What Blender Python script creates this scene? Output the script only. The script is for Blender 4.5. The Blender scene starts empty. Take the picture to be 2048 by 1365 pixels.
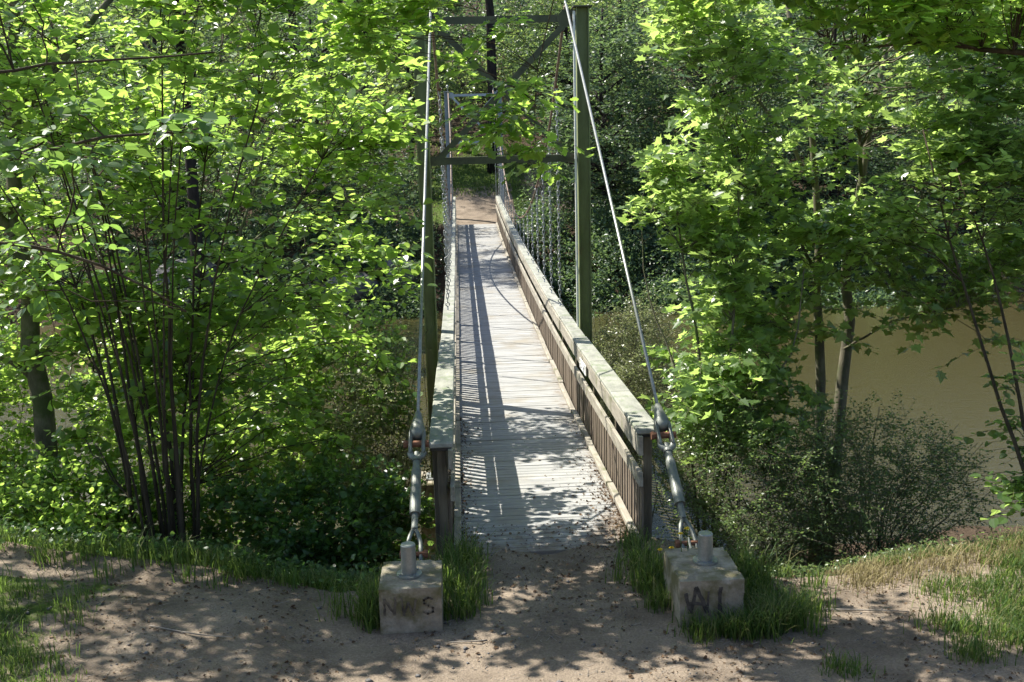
import bpy, math
import numpy as np
from mathutils import Matrix, Vector

# ------------------------------------------------------------------ camera
SC = bpy.context.scene
R_ = math.radians
CAM_H = 4.1
F_PX, PITCH, YAW, ROLL = 2081.6, .1986, .0471, .0257
cp, sp, cy, sy = math.cos(PITCH), math.sin(PITCH), math.cos(YAW), math.sin(YAW)
fw = Vector((sy*cp, cy*cp, -sp)); r0 = Vector((cy, -sy, 0)); u0 = r0.cross(fw)
rt = r0*math.cos(ROLL)-u0*math.sin(ROLL); up = u0*math.cos(ROLL)+r0*math.sin(ROLL)
cam_d = bpy.data.cameras.new('camera'); cam = bpy.data.objects.new('camera', cam_d)
SC.collection.objects.link(cam)
cam.matrix_world = Matrix(((rt.x, up.x, -fw.x, 0), (rt.y, up.y, -fw.y, 0), (rt.z, up.z, -fw.z, CAM_H), (0, 0, 0, 1)))
cam_d.sensor_width = 36; cam_d.lens = F_PX/2048*36; cam_d.clip_end = 2000; cam_d.clip_start = .05
SC.camera = cam

# ------------------------------------------------------------------ light
SUN_DIR = Vector((-.66, .45, 1.0)).normalized()        # towards the sun
elev = math.asin(SUN_DIR.z); azim = math.atan2(SUN_DIR.x, SUN_DIR.y)
W = bpy.data.worlds.new('World'); SC.world = W; W.use_nodes = True
nt = W.node_tree; bg = nt.nodes['Background']
sky = nt.nodes.new('ShaderNodeTexSky'); sky.sky_type = 'NISHITA'; sky.sun_disc = False
sky.sun_elevation = elev; sky.sun_rotation = azim
nt.links.new(sky.outputs[0], bg.inputs[0]); bg.inputs[1].default_value = .09
sun_d = bpy.data.lights.new('sun', 'SUN'); sun_d.energy = 5; sun_d.angle = R_(.5); sun_d.color = (1, .95, .86)
sun = bpy.data.objects.new('sun', sun_d); SC.collection.objects.link(sun)
sun.rotation_euler = SUN_DIR.to_track_quat('Z', 'Y').to_euler(); sun.location = (0, 0, 40)
SC.view_settings.view_transform = 'Standard'; SC.view_settings.look = 'None'
SC.view_settings.exposure = 1.28; SC.view_settings.gamma = 1
SC.cycles.use_denoising = True
SC.cycles.max_bounces = 9; SC.cycles.diffuse_bounces = 5; SC.cycles.transmission_bounces = 8; SC.cycles.glossy_bounces = 2
SC.cycles.caustics_reflective = False; SC.cycles.caustics_refractive = False
SC.cycles.use_adaptive_sampling = True; SC.cycles.adaptive_threshold = .02

# ------------------------------------------------------------------ mesh helpers
COL = SC.collection
class MB:
    """collects vertices and faces; build() links them as ONE mesh object"""
    def __init__(s): s.v = []; s.f = []; s.n = 0; s.m = []
    def add(s, v, f, mi=0):
        v = np.asarray(v, np.float32).reshape(-1, 3); f = np.asarray(f, np.int64)
        s.v.append(v); s.f.append(f+s.n); s.m.append(mi); s.n += len(v)
        return s
    def mesh(s, name, mat, smooth=False):
        me = bpy.data.meshes.new(name)
        V = np.concatenate(s.v); me.vertices.add(len(V)); me.vertices.foreach_set('co', V.ravel())
        L = np.concatenate([f.ravel() for f in s.f]); cnt = np.concatenate([np.full(len(f), f.shape[1]) for f in s.f])
        st = np.concatenate([[0], np.cumsum(cnt)[:-1]])
        me.loops.add(len(L)); me.loops.foreach_set('vertex_index', L.astype(np.int32))
        me.polygons.add(len(cnt)); me.polygons.foreach_set('loop_start', st.astype(np.int32))
        try: me.polygons.foreach_set('loop_total', cnt.astype(np.int32))
        except Exception: pass
        mats = mat if isinstance(mat, (list, tuple)) else [mat]
        for m in mats: me.materials.append(m)
        if len(mats) > 1:
            mi = np.concatenate([np.full(len(f), k) for f, k in zip(s.f, s.m)])
            me.polygons.foreach_set('material_index', mi.astype(np.int32))
        me.polygons.foreach_set('use_smooth', np.full(len(cnt), smooth))
        me.update(calc_edges=True)
        return me
    def build(s, name, mat, parent=None, smooth=False):
        o = bpy.data.objects.new(name, s.mesh(name, mat, smooth)); COL.objects.link(o)
        if parent is not None: o.parent = parent; o.matrix_parent_inverse = parent_inv(parent)
        return o
    # shapes
    def box(s, c, size, ax=None, mi=0, bev=0.0):
        """box with centre c; ax = 3 orthonormal rows; chamfered when bev > 0"""
        h = np.array(size)/2
        A = np.eye(3) if ax is None else np.array(ax)
        if bev <= 0:
            q = np.array([[x, y, z] for z in (-1, 1) for y in (-1, 1) for x in (-1, 1)])*h
            f = [[0, 2, 3, 1], [4, 5, 7, 6], [0, 1, 5, 4], [2, 6, 7, 3], [0, 4, 6, 2], [1, 3, 7, 5]]
            return s.add(q@A+np.array(c), f, mi)
        pts = []; idx = {}
        for sx in (-1, 1):
            for sy_ in (-1, 1):
                for sz in (-1, 1):
                    for k in range(3):
                        p = np.array([sx, sy_, sz])*(h-bev); p[k] = (sx, sy_, sz)[k]*h[k]
                        idx[(sx, sy_, sz, k)] = len(pts); pts.append(p)
        f4 = []; f3 = []
        I = lambda a, b, c_, k: idx[(a, b, c_, k)]
        for sg in (-1, 1):
            a = [I(sg, -1, -1, 0), I(sg, 1, -1, 0), I(sg, 1, 1, 0), I(sg, -1, 1, 0)]; f4.append(a if sg > 0 else a[::-1])
            a = [I(-1, sg, -1, 1), I(-1, sg, 1, 1), I(1, sg, 1, 1), I(1, sg, -1, 1)]; f4.append(a if sg > 0 else a[::-1])
            a = [I(-1, -1, sg, 2), I(1, -1, sg, 2), I(1, 1, sg, 2), I(-1, 1, sg, 2)]; f4.append(a if sg > 0 else a[::-1])
        for a in (-1, 1):
            for b in (-1, 1):
                f4.append([I(-1, a, b, 1), I(1, a, b, 1), I(1, a, b, 2), I(-1, a, b, 2)])
                f4.append([I(a, -1, b, 0), I(a, 1, b, 0), I(a, 1, b, 2), I(a, -1, b, 2)])
                f4.append([I(a, b, -1, 0), I(a, b, 1, 0), I(a, b, 1, 1), I(a, b, -1, 1)])
                for c_ in (-1, 1): f3.append([I(a, b, c_, 0), I(a, b, c_, 1), I(a, b, c_, 2)])
        v = np.array(pts)@A+np.array(c)
        s.add(v, f4, mi); n0 = s.n-len(v)
        s.f.append(np.array(f3)+n0); s.m.append(mi)
        return s
    def beam(s, a, b, w, h, upv=(0, 0, 1), mi=0, bev=0.0):
        """rectangular bar from a to b, w across, h along upv"""
        a = np.array(a, float); b = np.array(b, float); d = b-a; L = np.linalg.norm(d); d /= L
        u = np.array(upv, float); u -= d*(u@d); u /= np.linalg.norm(u); r = np.cross(d, u)
        return s.box((a+b)/2, (w, L, h), (r, d, u), mi, bev)
    def tube(s, pts, rad, n=6, mi=0, caps=True):
        P = np.asarray(pts, float); m = len(P); rad = np.broadcast_to(np.asarray(rad, float), (m,))
        T = np.gradient(P, axis=0); T /= np.linalg.norm(T, axis=1)[:, None]+1e-9
        ref = np.array([0, 0, 1.]) if abs(T[0][2]) < .9 else np.array([1., 0, 0])
        U = np.zeros_like(P); u = np.cross(T[0], ref); u /= np.linalg.norm(u)
        for i in range(m):
            u = u-T[i]*(u@T[i]); u /= np.linalg.norm(u)+1e-9; U[i] = u
        Vv = np.cross(T, U); a = np.linspace(0, 2*np.pi, n, endpoint=False)
        ring = P[:, None]+rad[:, None, None]*(np.cos(a)[None, :, None]*U[:, None]+np.sin(a)[None, :, None]*Vv[:, None])
        i = np.arange(m-1)[:, None]*n; j = np.arange(n)[None]; k = (j+1) % n
        f = np.stack([i+j, i+k, i+n+k, i+n+j], -1).reshape(-1, 4)
        s.add(ring.reshape(-1, 3), f, mi)
        if caps:
            n0 = s.n-m*n
            s.f.append(np.array([np.arange(n)[::-1]+n0])); s.m.append(mi)
            s.f.append(np.array([np.arange(n)+n0+(m-1)*n])); s.m.append(mi)
        return s
    def torus(s, c, R, r, ax_u, ax_v, stretch=0.0, n=12, k=6, a0=0, a1=2*np.pi, mi=0):
        """ring in the plane u,v, stretched along u by `stretch` on each side"""
        closed = abs(a1-a0-2*np.pi) < 1e-6
        a = np.linspace(a0, a1, n, endpoint=not closed); u = np.array(ax_u, float); v = np.array(ax_v, float); w = np.cross(u, v)
        cc = np.array(c)+(R*np.cos(a)+stretch*np.sign(np.round(np.cos(a), 6)))[:, None]*u+(R*np.sin(a))[:, None]*v
        rad = np.cos(a)[:, None]*u+np.sin(a)[:, None]*v
        b = np.linspace(0, 2*np.pi, k, endpoint=False)
        V = cc[:, None]+r*(np.cos(b)[None, :, None]*rad[:, None]+np.sin(b)[None, :, None]*w)
        m = n if closed else n-1
        i = np.arange(m)[:, None]; i2 = (i+1) % n; j = np.arange(k)[None]; j2 = (j+1) % k
        return s.add(V.reshape(-1, 3), np.stack([i*k+j, i2*k+j, i2*k+j2, i*k+j2], -1).reshape(-1, 4), mi)
    def lathe(s, base, prof, axis=(0, 0, 1), n=16, mi=0):
        """prof = [(radius, height)...] about axis from base"""
        ax = np.array(axis, float); ax /= np.linalg.norm(ax)
        ref = np.array([1., 0, 0]) if abs(ax[0]) < .9 else np.array([0, 1., 0])
        u = np.cross(ax, ref); u /= np.linalg.norm(u); v = np.cross(ax, u)
        a = np.linspace(0, 2*np.pi, n, endpoint=False)
        V = np.array([np.array(base)+h*ax+max(r, 1e-4)*(np.cos(t)*u+np.sin(t)*v) for r, h in prof for t in a])
        m = len(prof); i = np.arange(m-1)[:, None]*n; j = np.arange(n)[None]; k = (j+1) % n
        s.add(V, np.stack([i+j, i+k, i+n+k, i+n+j], -1).reshape(-1, 4), mi)
        n0 = s.n-m*n
        s.f.append(np.array([np.arange(n)[::-1]+n0])); s.m.append(mi); s.f.append(np.array([np.arange(n)+n0+(m-1)*n])); s.m.append(mi)
        return s

def parent_inv(p):
    """things and groups are only translated, meshes sit at the origin, so world = location"""
    return Matrix.Translation(p.location).inverted()
def empty(name, loc):
    o = bpy.data.objects.new(name, None); COL.objects.link(o); o.location = loc; o.empty_display_size = .2
    return o
def tag(o, label=None, cat=None, group=None, kind=None):
    if label: o['label'] = label
    if cat: o['category'] = cat
    if group: o['group'] = group
    if kind: o['kind'] = kind
    return o

# ------------------------------------------------------------------ materials
def new_mat(name):
    m = bpy.data.materials.new(name); m.use_nodes = True; nt = m.node_tree
    return m, nt, nt.nodes['Principled BSDF'], nt.nodes['Material Output']
def ramp(nt, fac, stops):
    n = nt.nodes.new('ShaderNodeValToRGB'); e = n.color_ramp.elements
    while len(e) < len(stops): e.new(.5)
    for k, (p, c) in enumerate(stops): e[k].position = p; e[k].color = (*c, 1)
    nt.links.new(fac, n.inputs[0]); return n.outputs[0]
def noise(nt, scale, detail=6, rough=.6, stretch=None, dim='Object', dist=0):
    tc = nt.nodes.new('ShaderNodeTexCoord'); mp = nt.nodes.new('ShaderNodeMapping')
    nt.links.new(tc.outputs[dim], mp.inputs[0])
    if stretch: mp.inputs['Scale'].default_value = stretch
    n = nt.nodes.new('ShaderNodeTexNoise'); n.inputs['Scale'].default_value = scale
    n.inputs['Detail'].default_value = detail; n.inputs['Roughness'].default_value = rough; n.inputs['Distortion'].default_value = dist
    nt.links.new(mp.outputs[0], n.inputs[0]); return n.outputs[0]
def mix(nt, fac, a, b, mode='MIX'):
    n = nt.nodes.new('ShaderNodeMix'); n.data_type = 'RGBA'; n.blend_type = mode
    for s, v in ((n.inputs[0], fac), (n.inputs[6], a), (n.inputs[7], b)):
        if isinstance(v, (int, float)): s.default_value = v
        elif isinstance(v, tuple): s.default_value = (*v, 1)
        else: nt.links.new(v, s)
    return n.outputs[2]
def bump(nt, bsdf, h, strength=.4, dist=.01):
    b = nt.nodes.new('ShaderNodeBump'); b.inputs['Strength'].default_value = strength; b.inputs['Distance'].default_value = dist
    nt.links.new(h, b.inputs['Height']); nt.links.new(b.outputs[0], bsdf.inputs['Normal'])
def surf(name, stops, scale=6, rough=.8, stretch=None, bstr=.4, bdist=.01, metal=0, fine=None, spec=.3, stain=None):
    m, nt, b, _ = new_mat(name)
    n = noise(nt, scale, 8, .65, stretch); c = ramp(nt, n, stops)
    if stain:                                    # (scale, low, high, colour): patches of another tone
        s_ = noise(nt, stain[0], 5, .6); k = ramp(nt, s_, [(stain[1], (0, 0, 0)), (stain[2], (1, 1, 1))]); c = mix(nt, k, c, stain[3])
    f = noise(nt, fine or scale*9, 4, .6, stretch); c = mix(nt, .5, c, ramp(nt, f, [(.3, (.45, .45, .45)), (.7, (.62, .62, .62))]), 'OVERLAY')
    nt.links.new(c, b.inputs['Base Color']); b.inputs['Roughness'].default_value = rough; b.inputs['Metallic'].default_value = metal
    b.inputs['Specular IOR Level'].default_value = spec
    bump(nt, b, f, bstr, bdist)
    return m
def leaf_mat(name, dark, mid, light, trans, tmix=.5, rough=.33, spec=.6):
    """two-sided leaf: coloured sheen + light coming through; every leaf its own tone"""
    m, nt, b, out = new_mat(name)
    g = nt.nodes.new('ShaderNodeNewGeometry')
    c = ramp(nt, g.outputs['Random Per Island'], [(0, dark), (.5, mid), (1, light)])
    nt.links.new(c, b.inputs['Base Color']); b.inputs['Roughness'].default_value = rough; b.inputs['Specular IOR Level'].default_value = spec
    t = nt.nodes.new('ShaderNodeBsdfTranslucent')
    k = ramp(nt, g.outputs['Random Per Island'], [(0, tuple(x*.6 for x in trans)), (1, tuple(min(1, x*1.25) for x in trans))])
    nt.links.new(k, t.inputs[0])
    mx = nt.nodes.new('ShaderNodeMixShader'); mx.inputs[0].default_value = tmix
    nt.links.new(b.outputs[0], mx.inputs[1]); nt.links.new(t.outputs[0], mx.inputs[2]); nt.links.new(mx.outputs[0], out.inputs[0])
    return m
M = {}
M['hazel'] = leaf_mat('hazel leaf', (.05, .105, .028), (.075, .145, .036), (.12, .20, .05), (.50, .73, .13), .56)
M['hazel_deep'] = leaf_mat('hazel leaf dark', (.035, .085, .026), (.05, .11, .034), (.075, .15, .045), (.30, .50, .09), .46)  # darker and less translucent than the other hazel leaf
M['maple'] = leaf_mat('maple leaf', (.06, .115, .04), (.09, .155, .05), (.14, .21, .075), (.50, .70, .17), .54, .32, .7)
M['oak'] = leaf_mat('oak leaf', (.05, .10, .02), (.075, .15, .028), (.11, .20, .036), (.50, .74, .12), .56)
M['small'] = leaf_mat('small shrub leaf', (.06, .10, .04), (.09, .145, .05), (.13, .19, .07), (.32, .46, .12), .42)
M['pale'] = leaf_mat('pale shrub leaf', (.11, .13, .06), (.16, .18, .075), (.23, .24, .11), (.38, .45, .17), .4)
M['far'] = leaf_mat('far leaf', (.035, .07, .042), (.055, .10, .052), (.09, .145, .07), (.20, .31, .10), .42, .36, .5)
M['far_light'] = leaf_mat('far light leaf', (.05, .085, .04), (.08, .13, .05), (.12, .18, .065), (.38, .52, .13), .45, .36, .5)
M['needle'] = leaf_mat('pine needle', (.015, .035, .018), (.022, .05, .024), (.035, .07, .03), (.04, .08, .03), .2)
M['grass'] = leaf_mat('grass blade', (.03, .07, .016), (.05, .105, .024), (.20, .18, .08), (.22, .34, .06), .4, .55, .2)
M['straw'] = leaf_mat('dry grass blade', (.16, .13, .06), (.26, .22, .11), (.34, .30, .16), (.3, .26, .12), .3, .7, .1)
M['litter'] = leaf_mat('fallen leaf', (.05, .03, .018), (.11, .07, .04), (.20, .14, .085), (.12, .06, .025), .15, .7, .2)
M['bark'] = surf('brown bark', [(.3, (.022, .016, .011)), (.7, (.085, .066, .046))], 9, .9, (1, 1, .25), .8, .012, spec=.15)
M['bark_grey'] = surf('grey green bark', [(.3, (.06, .055, .038)), (.7, (.17, .155, .11))], 8, .9, (1, 1, .35), .7, .012, spec=.15, stain=(3, .5, .62, (.07, .085, .035)))
M['bark_dark'] = surf('dark pine bark', [(.3, (.012, .010, .010)), (.7, (.05, .042, .038))], 7, .95, (1, 1, .25), .9, .02, spec=.1)
M['dead'] = surf('dead wood', [(.3, (.14, .12, .10)), (.7, (.34, .30, .25))], 9, .9, (1, 1, .3), .5, .01)
M['deck'] = surf('weathered deck board', [(.25, (.17, .172, .165)), (.75, (.38, .38, .365))], 3, .75, (.6, 5, 1), .35, .004, spec=.3, stain=(1.3, .52, .72, (.24, .22, .18)))
def dirty_deck():
    # dirt trodden onto the boards at the bridge mouth and blown along the right kerb
    m = M['deck']; nt = m.node_tree; b = nt.nodes['Principled BSDF']; src = b.inputs['Base Color'].links[0].from_socket
    tc = nt.nodes.new('ShaderNodeTexCoord'); sx = nt.nodes.new('ShaderNodeSeparateXYZ'); nt.links.new(tc.outputs['Object'], sx.inputs[0])
    mr = nt.nodes.new('ShaderNodeMapRange'); mr.inputs[1].default_value = 9.6; mr.inputs[2].default_value = 10.9; mr.inputs[3].default_value = .5; mr.inputs[4].default_value = 0
    nt.links.new(sx.outputs[1], mr.inputs[0])
    mk = nt.nodes.new('ShaderNodeMapRange'); mk.inputs[1].default_value = 1.15; mk.inputs[2].default_value = 1.62; mk.inputs[3].default_value = 0; mk.inputs[4].default_value = .38
    nt.links.new(sx.outputs[0], mk.inputs[0])
    ad = nt.nodes.new('ShaderNodeMath'); ad.operation = 'ADD'; nt.links.new(mr.outputs[0], ad.inputs[0]); nt.links.new(mk.outputs[0], ad.inputs[1])
    a2 = nt.nodes.new('ShaderNodeMath'); a2.operation = 'ADD'; nt.links.new(ad.outputs[0], a2.inputs[0]); nt.links.new(noise(nt, 5, 8, .75), a2.inputs[1])
    k = ramp(nt, a2.outputs[0], [(.78, (0, 0, 0)), (1.0, (.85, .85, .85))])
    nt.links.new(mix(nt, k, src, (.17, .135, .10)), b.inputs['Base Color'])
dirty_deck()
M['cap'] = surf('mossy handrail board', [(.3, (.16, .165, .14)), (.7, (.32, .32, .275))], 4, .85, (2, .6, 2), .5, .006, stain=(5, .54, .68, (.15, .18, .11)))
M['board'] = surf('grey railing board', [(.3, (.17, .155, .125)), (.7, (.36, .33, .27))], 5, .85, (3, .4, 3), .5, .006, stain=(4, .55, .7, (.15, .15, .09)))
M['baluster'] = surf('brown baluster', [(.3, (.085, .066, .048)), (.7, (.23, .185, .14))], 5, .85, (3, 3, .4), .5, .006)
M['post'] = surf('brown post', [(.3, (.06, .05, .035)), (.7, (.17, .145, .10))], 5, .85, (3, 3, .4), .5, .006)
M['dark_end'] = surf('dark end grain', [(.3, (.02, .018, .015)), (.7, (.05, .042, .034))], 12, .9)
M['tower_near'] = surf('algae covered steel', [(.3, (.12, .14, .06)), (.7, (.215, .245, .12))], 3, .7, (2, 2, .6), .3, .004, spec=.35, stain=(2.6, .61, .74, (.15, .105, .06)))
M['brace_near'] = surf('dark grimy steel', [(.3, (.045, .05, .03)), (.7, (.10, .105, .065))], 4, .7, None, .3, .004, spec=.35)
M['tower_far_skyblue'] = surf('galvanised steel', [(.3, (.26, .31, .37)), (.7, (.38, .43, .48))], 3, .55, None, .2, .003, metal=.2, spec=.5)  # grey steel with the blue of the skylight put into its colour
M['galv'] = surf('dull galvanised steel', [(.3, (.20, .215, .20)), (.7, (.34, .35, .33))], 12, .45, None, .25, .002, metal=.55, spec=.5)
M['iron'] = surf('dull grey green forged steel', [(.3, (.10, .11, .095)), (.7, (.215, .225, .20))], 10, .5, None, .35, .003, metal=.4, spec=.5)
M['cable'] = surf('steel rope', [(.3, (.16, .17, .16)), (.7, (.30, .31, .295))], 30, .4, None, .3, .002, metal=.5, spec=.5)
M['old_cable'] = surf('rusty steel rope', [(.3, (.13, .095, .075)), (.7, (.27, .21, .17))], 14, .65, None, .3, .002, metal=.3)
M['rust'] = surf('rusty bolt', [(.3, (.10, .045, .025)), (.7, (.22, .10, .055))], 25, .8, None, .4, .003)
M['chain'] = surf('galvanised chain', [(.3, (.23, .24, .24)), (.7, (.40, .41, .41))], 15, .45, None, .2, .002, metal=.6, spec=.5)
M['concrete'] = surf('weathered concrete', [(.28, (.14, .12, .085)), (.72, (.38, .34, .27))], 4.5, .9, None, .8, .008, spec=.2, stain=(3.5, .47, .62, (.125, .115, .06)), fine=50)
M['paint_black'] = surf('faded black spray paint', [(.35, (.03, .028, .026)), (.7, (.115, .10, .085))], 18, .8)
M['paint_worn'] = surf('almost worn off spray paint', [(.38, (.045, .038, .032)), (.64, (.15, .13, .10))], 16, .85)
M['white'] = surf('white enamel', [(.3, (.6, .6, .58)), (.7, (.75, .75, .73))], 12, .5)
M['black'] = surf('black enamel', [(.3, (.015, .015, .017)), (.7, (.03, .03, .035))], 12, .5)
M['rock'] = surf('grey boulder', [(.3, (.06, .058, .055)), (.7, (.21, .20, .19))], 2.2, .9, None, .8, .04, fine=14)
M['yellow'] = surf('dandelion petal', [(.3, (.75, .50, .02)), (.7, (.85, .62, .04))], 60, .7)

# ------------------------------------------------------------------ terrain
def sst(a, b, x): t = np.clip((x-a)/(b-a), 0, 1); return t*t*(3-2*t)
def vnoise(x, y, seed=0):
    """smooth value noise"""
    xi = np.floor(x).astype(np.int64); yi = np.floor(y).astype(np.int64); fx = x-xi; fy = y-yi
    fx = fx*fx*(3-2*fx); fy = fy*fy*(3-2*fy)
    def h(a, b):
        n = (a*374761393+b*668265263+seed*974634777) & 0xffffffff
        n = ((n ^ (n >> 13))*1274126177) & 0xffffffff
        return ((n ^ (n >> 16)) & 0xffff)/65535.
    return (h(xi, yi)*(1-fx)+h(xi+1, yi)*fx)*(1-fy)+(h(xi, yi+1)*(1-fx)+h(xi+1, yi+1)*fx)*fy
def fbm(x, y, o=4, seed=0):
    return sum(vnoise(x*2**k, y*2**k, seed+k)*.5**k for k in range(o))/1.9-.5
WATER = -3.0
def edge_d(X):
    """where the near bank starts to fall to the river"""
    return np.interp(X, [-12, -5, -2.4, -1.2, -.4, 0, 2, 2.6, 3.4, 5, 6.5, 12], [9.8, 9.8, 9.3, 8.8, 9.2, 9.8, 9.8, 8.9, 8.9, 9.0, 9.1, 9.4])
def ground(X, D, fine=True):
    X = np.asarray(X, float); D = np.asarray(D, float)
    near = .13+.10*sst(9.3, 7.9, D)+.09*np.clip(-(X+.9), 0, 5)+.05*np.clip(X-2.6, 0, 6)
    near = near+.02*np.exp(-((X-.76)/1.25)**4)*sst(6.5, 9, D)
    near = near-.10*np.exp(-((X-3.4)/.8)**2)*sst(6.5, 9, D)        # little trodden dip on the right
    rise = 2.45*sst(8, -2.5, D)*1.0
    rise = np.where(D < 7.3, rise, rise)
    e = edge_d(X)
    fall = -3.9*(1-(1-np.clip((D-e)/11., 0, 1))**1.7)
    z = near+rise*.98-.10+fall*1.0
    z = np.where(fall < 0, near+(-.10+rise*.98)*sst(e+2, e, D)+fall, z)
    s = sst(38.5, 47.5, D-0.25*np.abs(X-1)*0+1.2*(fbm(X*.15, D*.15, 3, 5)))
    far = -4.2+4.15*s+sst(47, 62, D)*2.4+np.clip(D-60, 0, 400)*.36+np.clip(np.abs(X-1)-4, 0, 14)*.10*sst(45, 56, D)
    z = np.where(D > 24, far, z)
    z = z+(fbm(X*.35, D*.35, 3, 2)*.16)*sst(2.2, 5, np.abs(X-.7)+np.abs(D-8)*.1)+fbm(X*.2, D*.2, 3, 8)*1.2*sst(60, 75, D)
    if fine: z = z+fbm(X*1.7, D*1.7, 3, 3)*.05+fbm(X*7, D*7, 2, 9)*.022
    k = sst(1.35, 1.0, np.abs(X-.76))*sst(9.0, 9.5, D)*(D < 24)
    z = z*(1-k)+k*np.where(D < 10.6, .045-.041*(D-9.6)+.012-.11*np.clip(D-9.5, 0, 2)+.12*fbm(X*2.6, D*2.6, 4, 31)-.5*np.clip(D-10.2, 0, 1), z*(D > 11)-.35*(D <= 11))
    return z
def axis(segs):
    out = []
    for a, b, st in segs: out += list(np.arange(a, b-1e-6, st))
    return np.array(out+[segs[-1][1]])
gx = axis([(-200, -60, 20), (-60, -20, 3), (-20, -6.5, .6), (-6.5, 7.5, .07), (7.5, 22, .6), (22, 60, 3), (60, 200, 20)])
gd = axis([(-40, 0, 4), (0, 5, .5), (5, 12, .07), (12, 20, .2), (20, 36, 1), (36, 66, .5), (66, 130, 3), (130, 260, 20)])
GX, GD = np.meshgrid(gx, gd); GZ = ground(GX, GD)
nx, ny = len(gx), len(gd); i = np.arange(ny-1)[:, None]*nx; j = np.arange(nx-1)[None]
def ground_material():
    m, nt, b, _ = new_mat('dirt and litter')
    N = lambda s, **k: noise(nt, s, **k)
    dirt = ramp(nt, N(1.6, detail=9), [(.3, (.118, .093, .070)), (.7, (.265, .215, .163))])
    grit = N(55, detail=3, rough=.7); dirt = mix(nt, .75, dirt, ramp(nt, grit, [(.3, (.3, .3, .3)), (.7, (.7, .7, .7))]), 'OVERLAY')
    vo = nt.nodes.new('ShaderNodeTexVoronoi'); vo.inputs['Scale'].default_value = 38
    tc = nt.nodes.new('ShaderNodeTexCoord'); nt.links.new(tc.outputs['Object'], vo.inputs[0])
    peb = ramp(nt, vo.outputs['Distance'], [(.16, (1, 1, 1)), (.2, (0, 0, 0))])
    pc = nt.nodes.new('ShaderNodeMix'); pc.data_type = 'RGBA'
    sel = ramp(nt, N(9, detail=2), [(.55, (0, 0, 0)), (.6, (1, 1, 1))])
    dirt = mix(nt, mix(nt, 1, peb, sel, 'MULTIPLY'), dirt, (.30, .27, .23))
    litter = ramp(nt, N(22, detail=5, rough=.8), [(.35, (.02, .015, .010)), (.55, (.065, .046, .03)), (.78, (.19, .14, .095))])
    green = ramp(nt, N(14, detail=6, rough=.75), [(.3, (.03, .05, .012)), (.7, (.10, .15, .03))])
    at = nt.nodes.new('ShaderNodeAttribute'); at.attribute_name = 'cover'   # x = bank litter, y = grass
    sp_ = nt.nodes.new('ShaderNodeSeparateColor'); nt.links.new(at.outputs['Color'], sp_.inputs[0])
    w = N(2.5, detail=7, rough=.7)
    def edge(v):
        a = nt.nodes.new('ShaderNodeMath'); a.operation = 'ADD'; nt.links.new(v, a.inputs[0]); nt.links.new(w, a.inputs[1])
        return ramp(nt, a.outputs[0], [(.86, (0, 0, 0)), (1.02, (1, 1, 1))])
    c = mix(nt, edge(sp_.outputs[0]), dirt, litter); c = mix(nt, edge(sp_.outputs[1]), c, green)
    nt.links.new(c, b.inputs['Base Color']); b.inputs['Roughness'].default_value = .95; b.inputs['Specular IOR Level'].default_value = .1
    bump(nt, b, grit, .8, .02)
    return m
g = MB().add(np.stack([GX, GD, GZ], -1), np.stack([i+j, i+j+1, i+nx+j+1, i+nx+j], -1).reshape(-1, 4))
go = g.build('ground', ground_material(), smooth=True); tag(go, kind='structure')
E_ = edge_d(GX)
lit = np.clip(sst(E_-.4, E_+.6, GD)-(np.abs(GX-.75) < 1.3)*(GD < 10.3)*1., 0, 1)
farpath = (np.abs(GX-(1+(GD-47)*.02)) < 1.6)*sst(44, 46, GD)*sst(58, 52, GD)+np.exp(-((GX-5)/1.6)**2)*sst(48, 50, GD)*sst(60, 57, GD)
lit = np.where(GD > 30, 1-np.clip(farpath*1.3, 0, 1), lit)
grs = np.clip(sst(2.0, 5.5, GX)*.44*(GD < 10)+sst(-1.8, -4.2, GX)*.55*(GD < 8.9), 0, 1)
grs = np.where(GD > 30, .75*np.exp(-((GX-1.5)/4.)**2)*sst(46.5, 48.5, GD)*sst(66, 58, GD)*(1-np.clip(farpath, 0, 1)*.8), grs)
att = go.data.attributes.new('cover', 'FLOAT_COLOR', 'POINT')
cc = np.zeros((GX.size, 4), np.float32); cc[:, 0] = lit.ravel(); cc[:, 1] = grs.ravel(); cc[:, 3] = 1
att.data.foreach_set('color', cc.ravel())

# water
m, nt, b, _ = new_mat('murky river water')
b.inputs['Base Color'].default_value = (.047, .041, .016, 1); b.inputs['Roughness'].default_value = .05; b.inputs['Specular IOR Level'].default_value = .5
bump(nt, b, noise(nt, 3.5, 6, .65, (1, 2.2, 1)), .28, .06)
wx = np.linspace(-200, 200, 2); wd = np.array([11., 47.])
wv = [(x, y, WATER) for y in wd for x in wx]
tag(MB().add(wv, [[0, 1, 3, 2]]).build('river', m), kind='structure')

# ------------------------------------------------------------------ the bridge
T1, T2, D0, D1 = 16.8, 49.6, 9.6, 47.0
XL, XR = -.10, 1.62                       # inner faces of the kerbs
def deck_z(d):
    d = np.asarray(d, float); s = d-15.8
    return np.where(s < 0, -.20-.041*s, -.20-.022*s+.00095*s*s)
bridge = empty('suspension_bridge', (.76, 9.6, 0))
tag(bridge, 'narrow suspension footbridge with plank deck, wooden railings and steel towers over the river', 'footbridge')
rng = np.random.default_rng(11)
def pv(x, d, z): return np.array([x, d, z], float)
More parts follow.
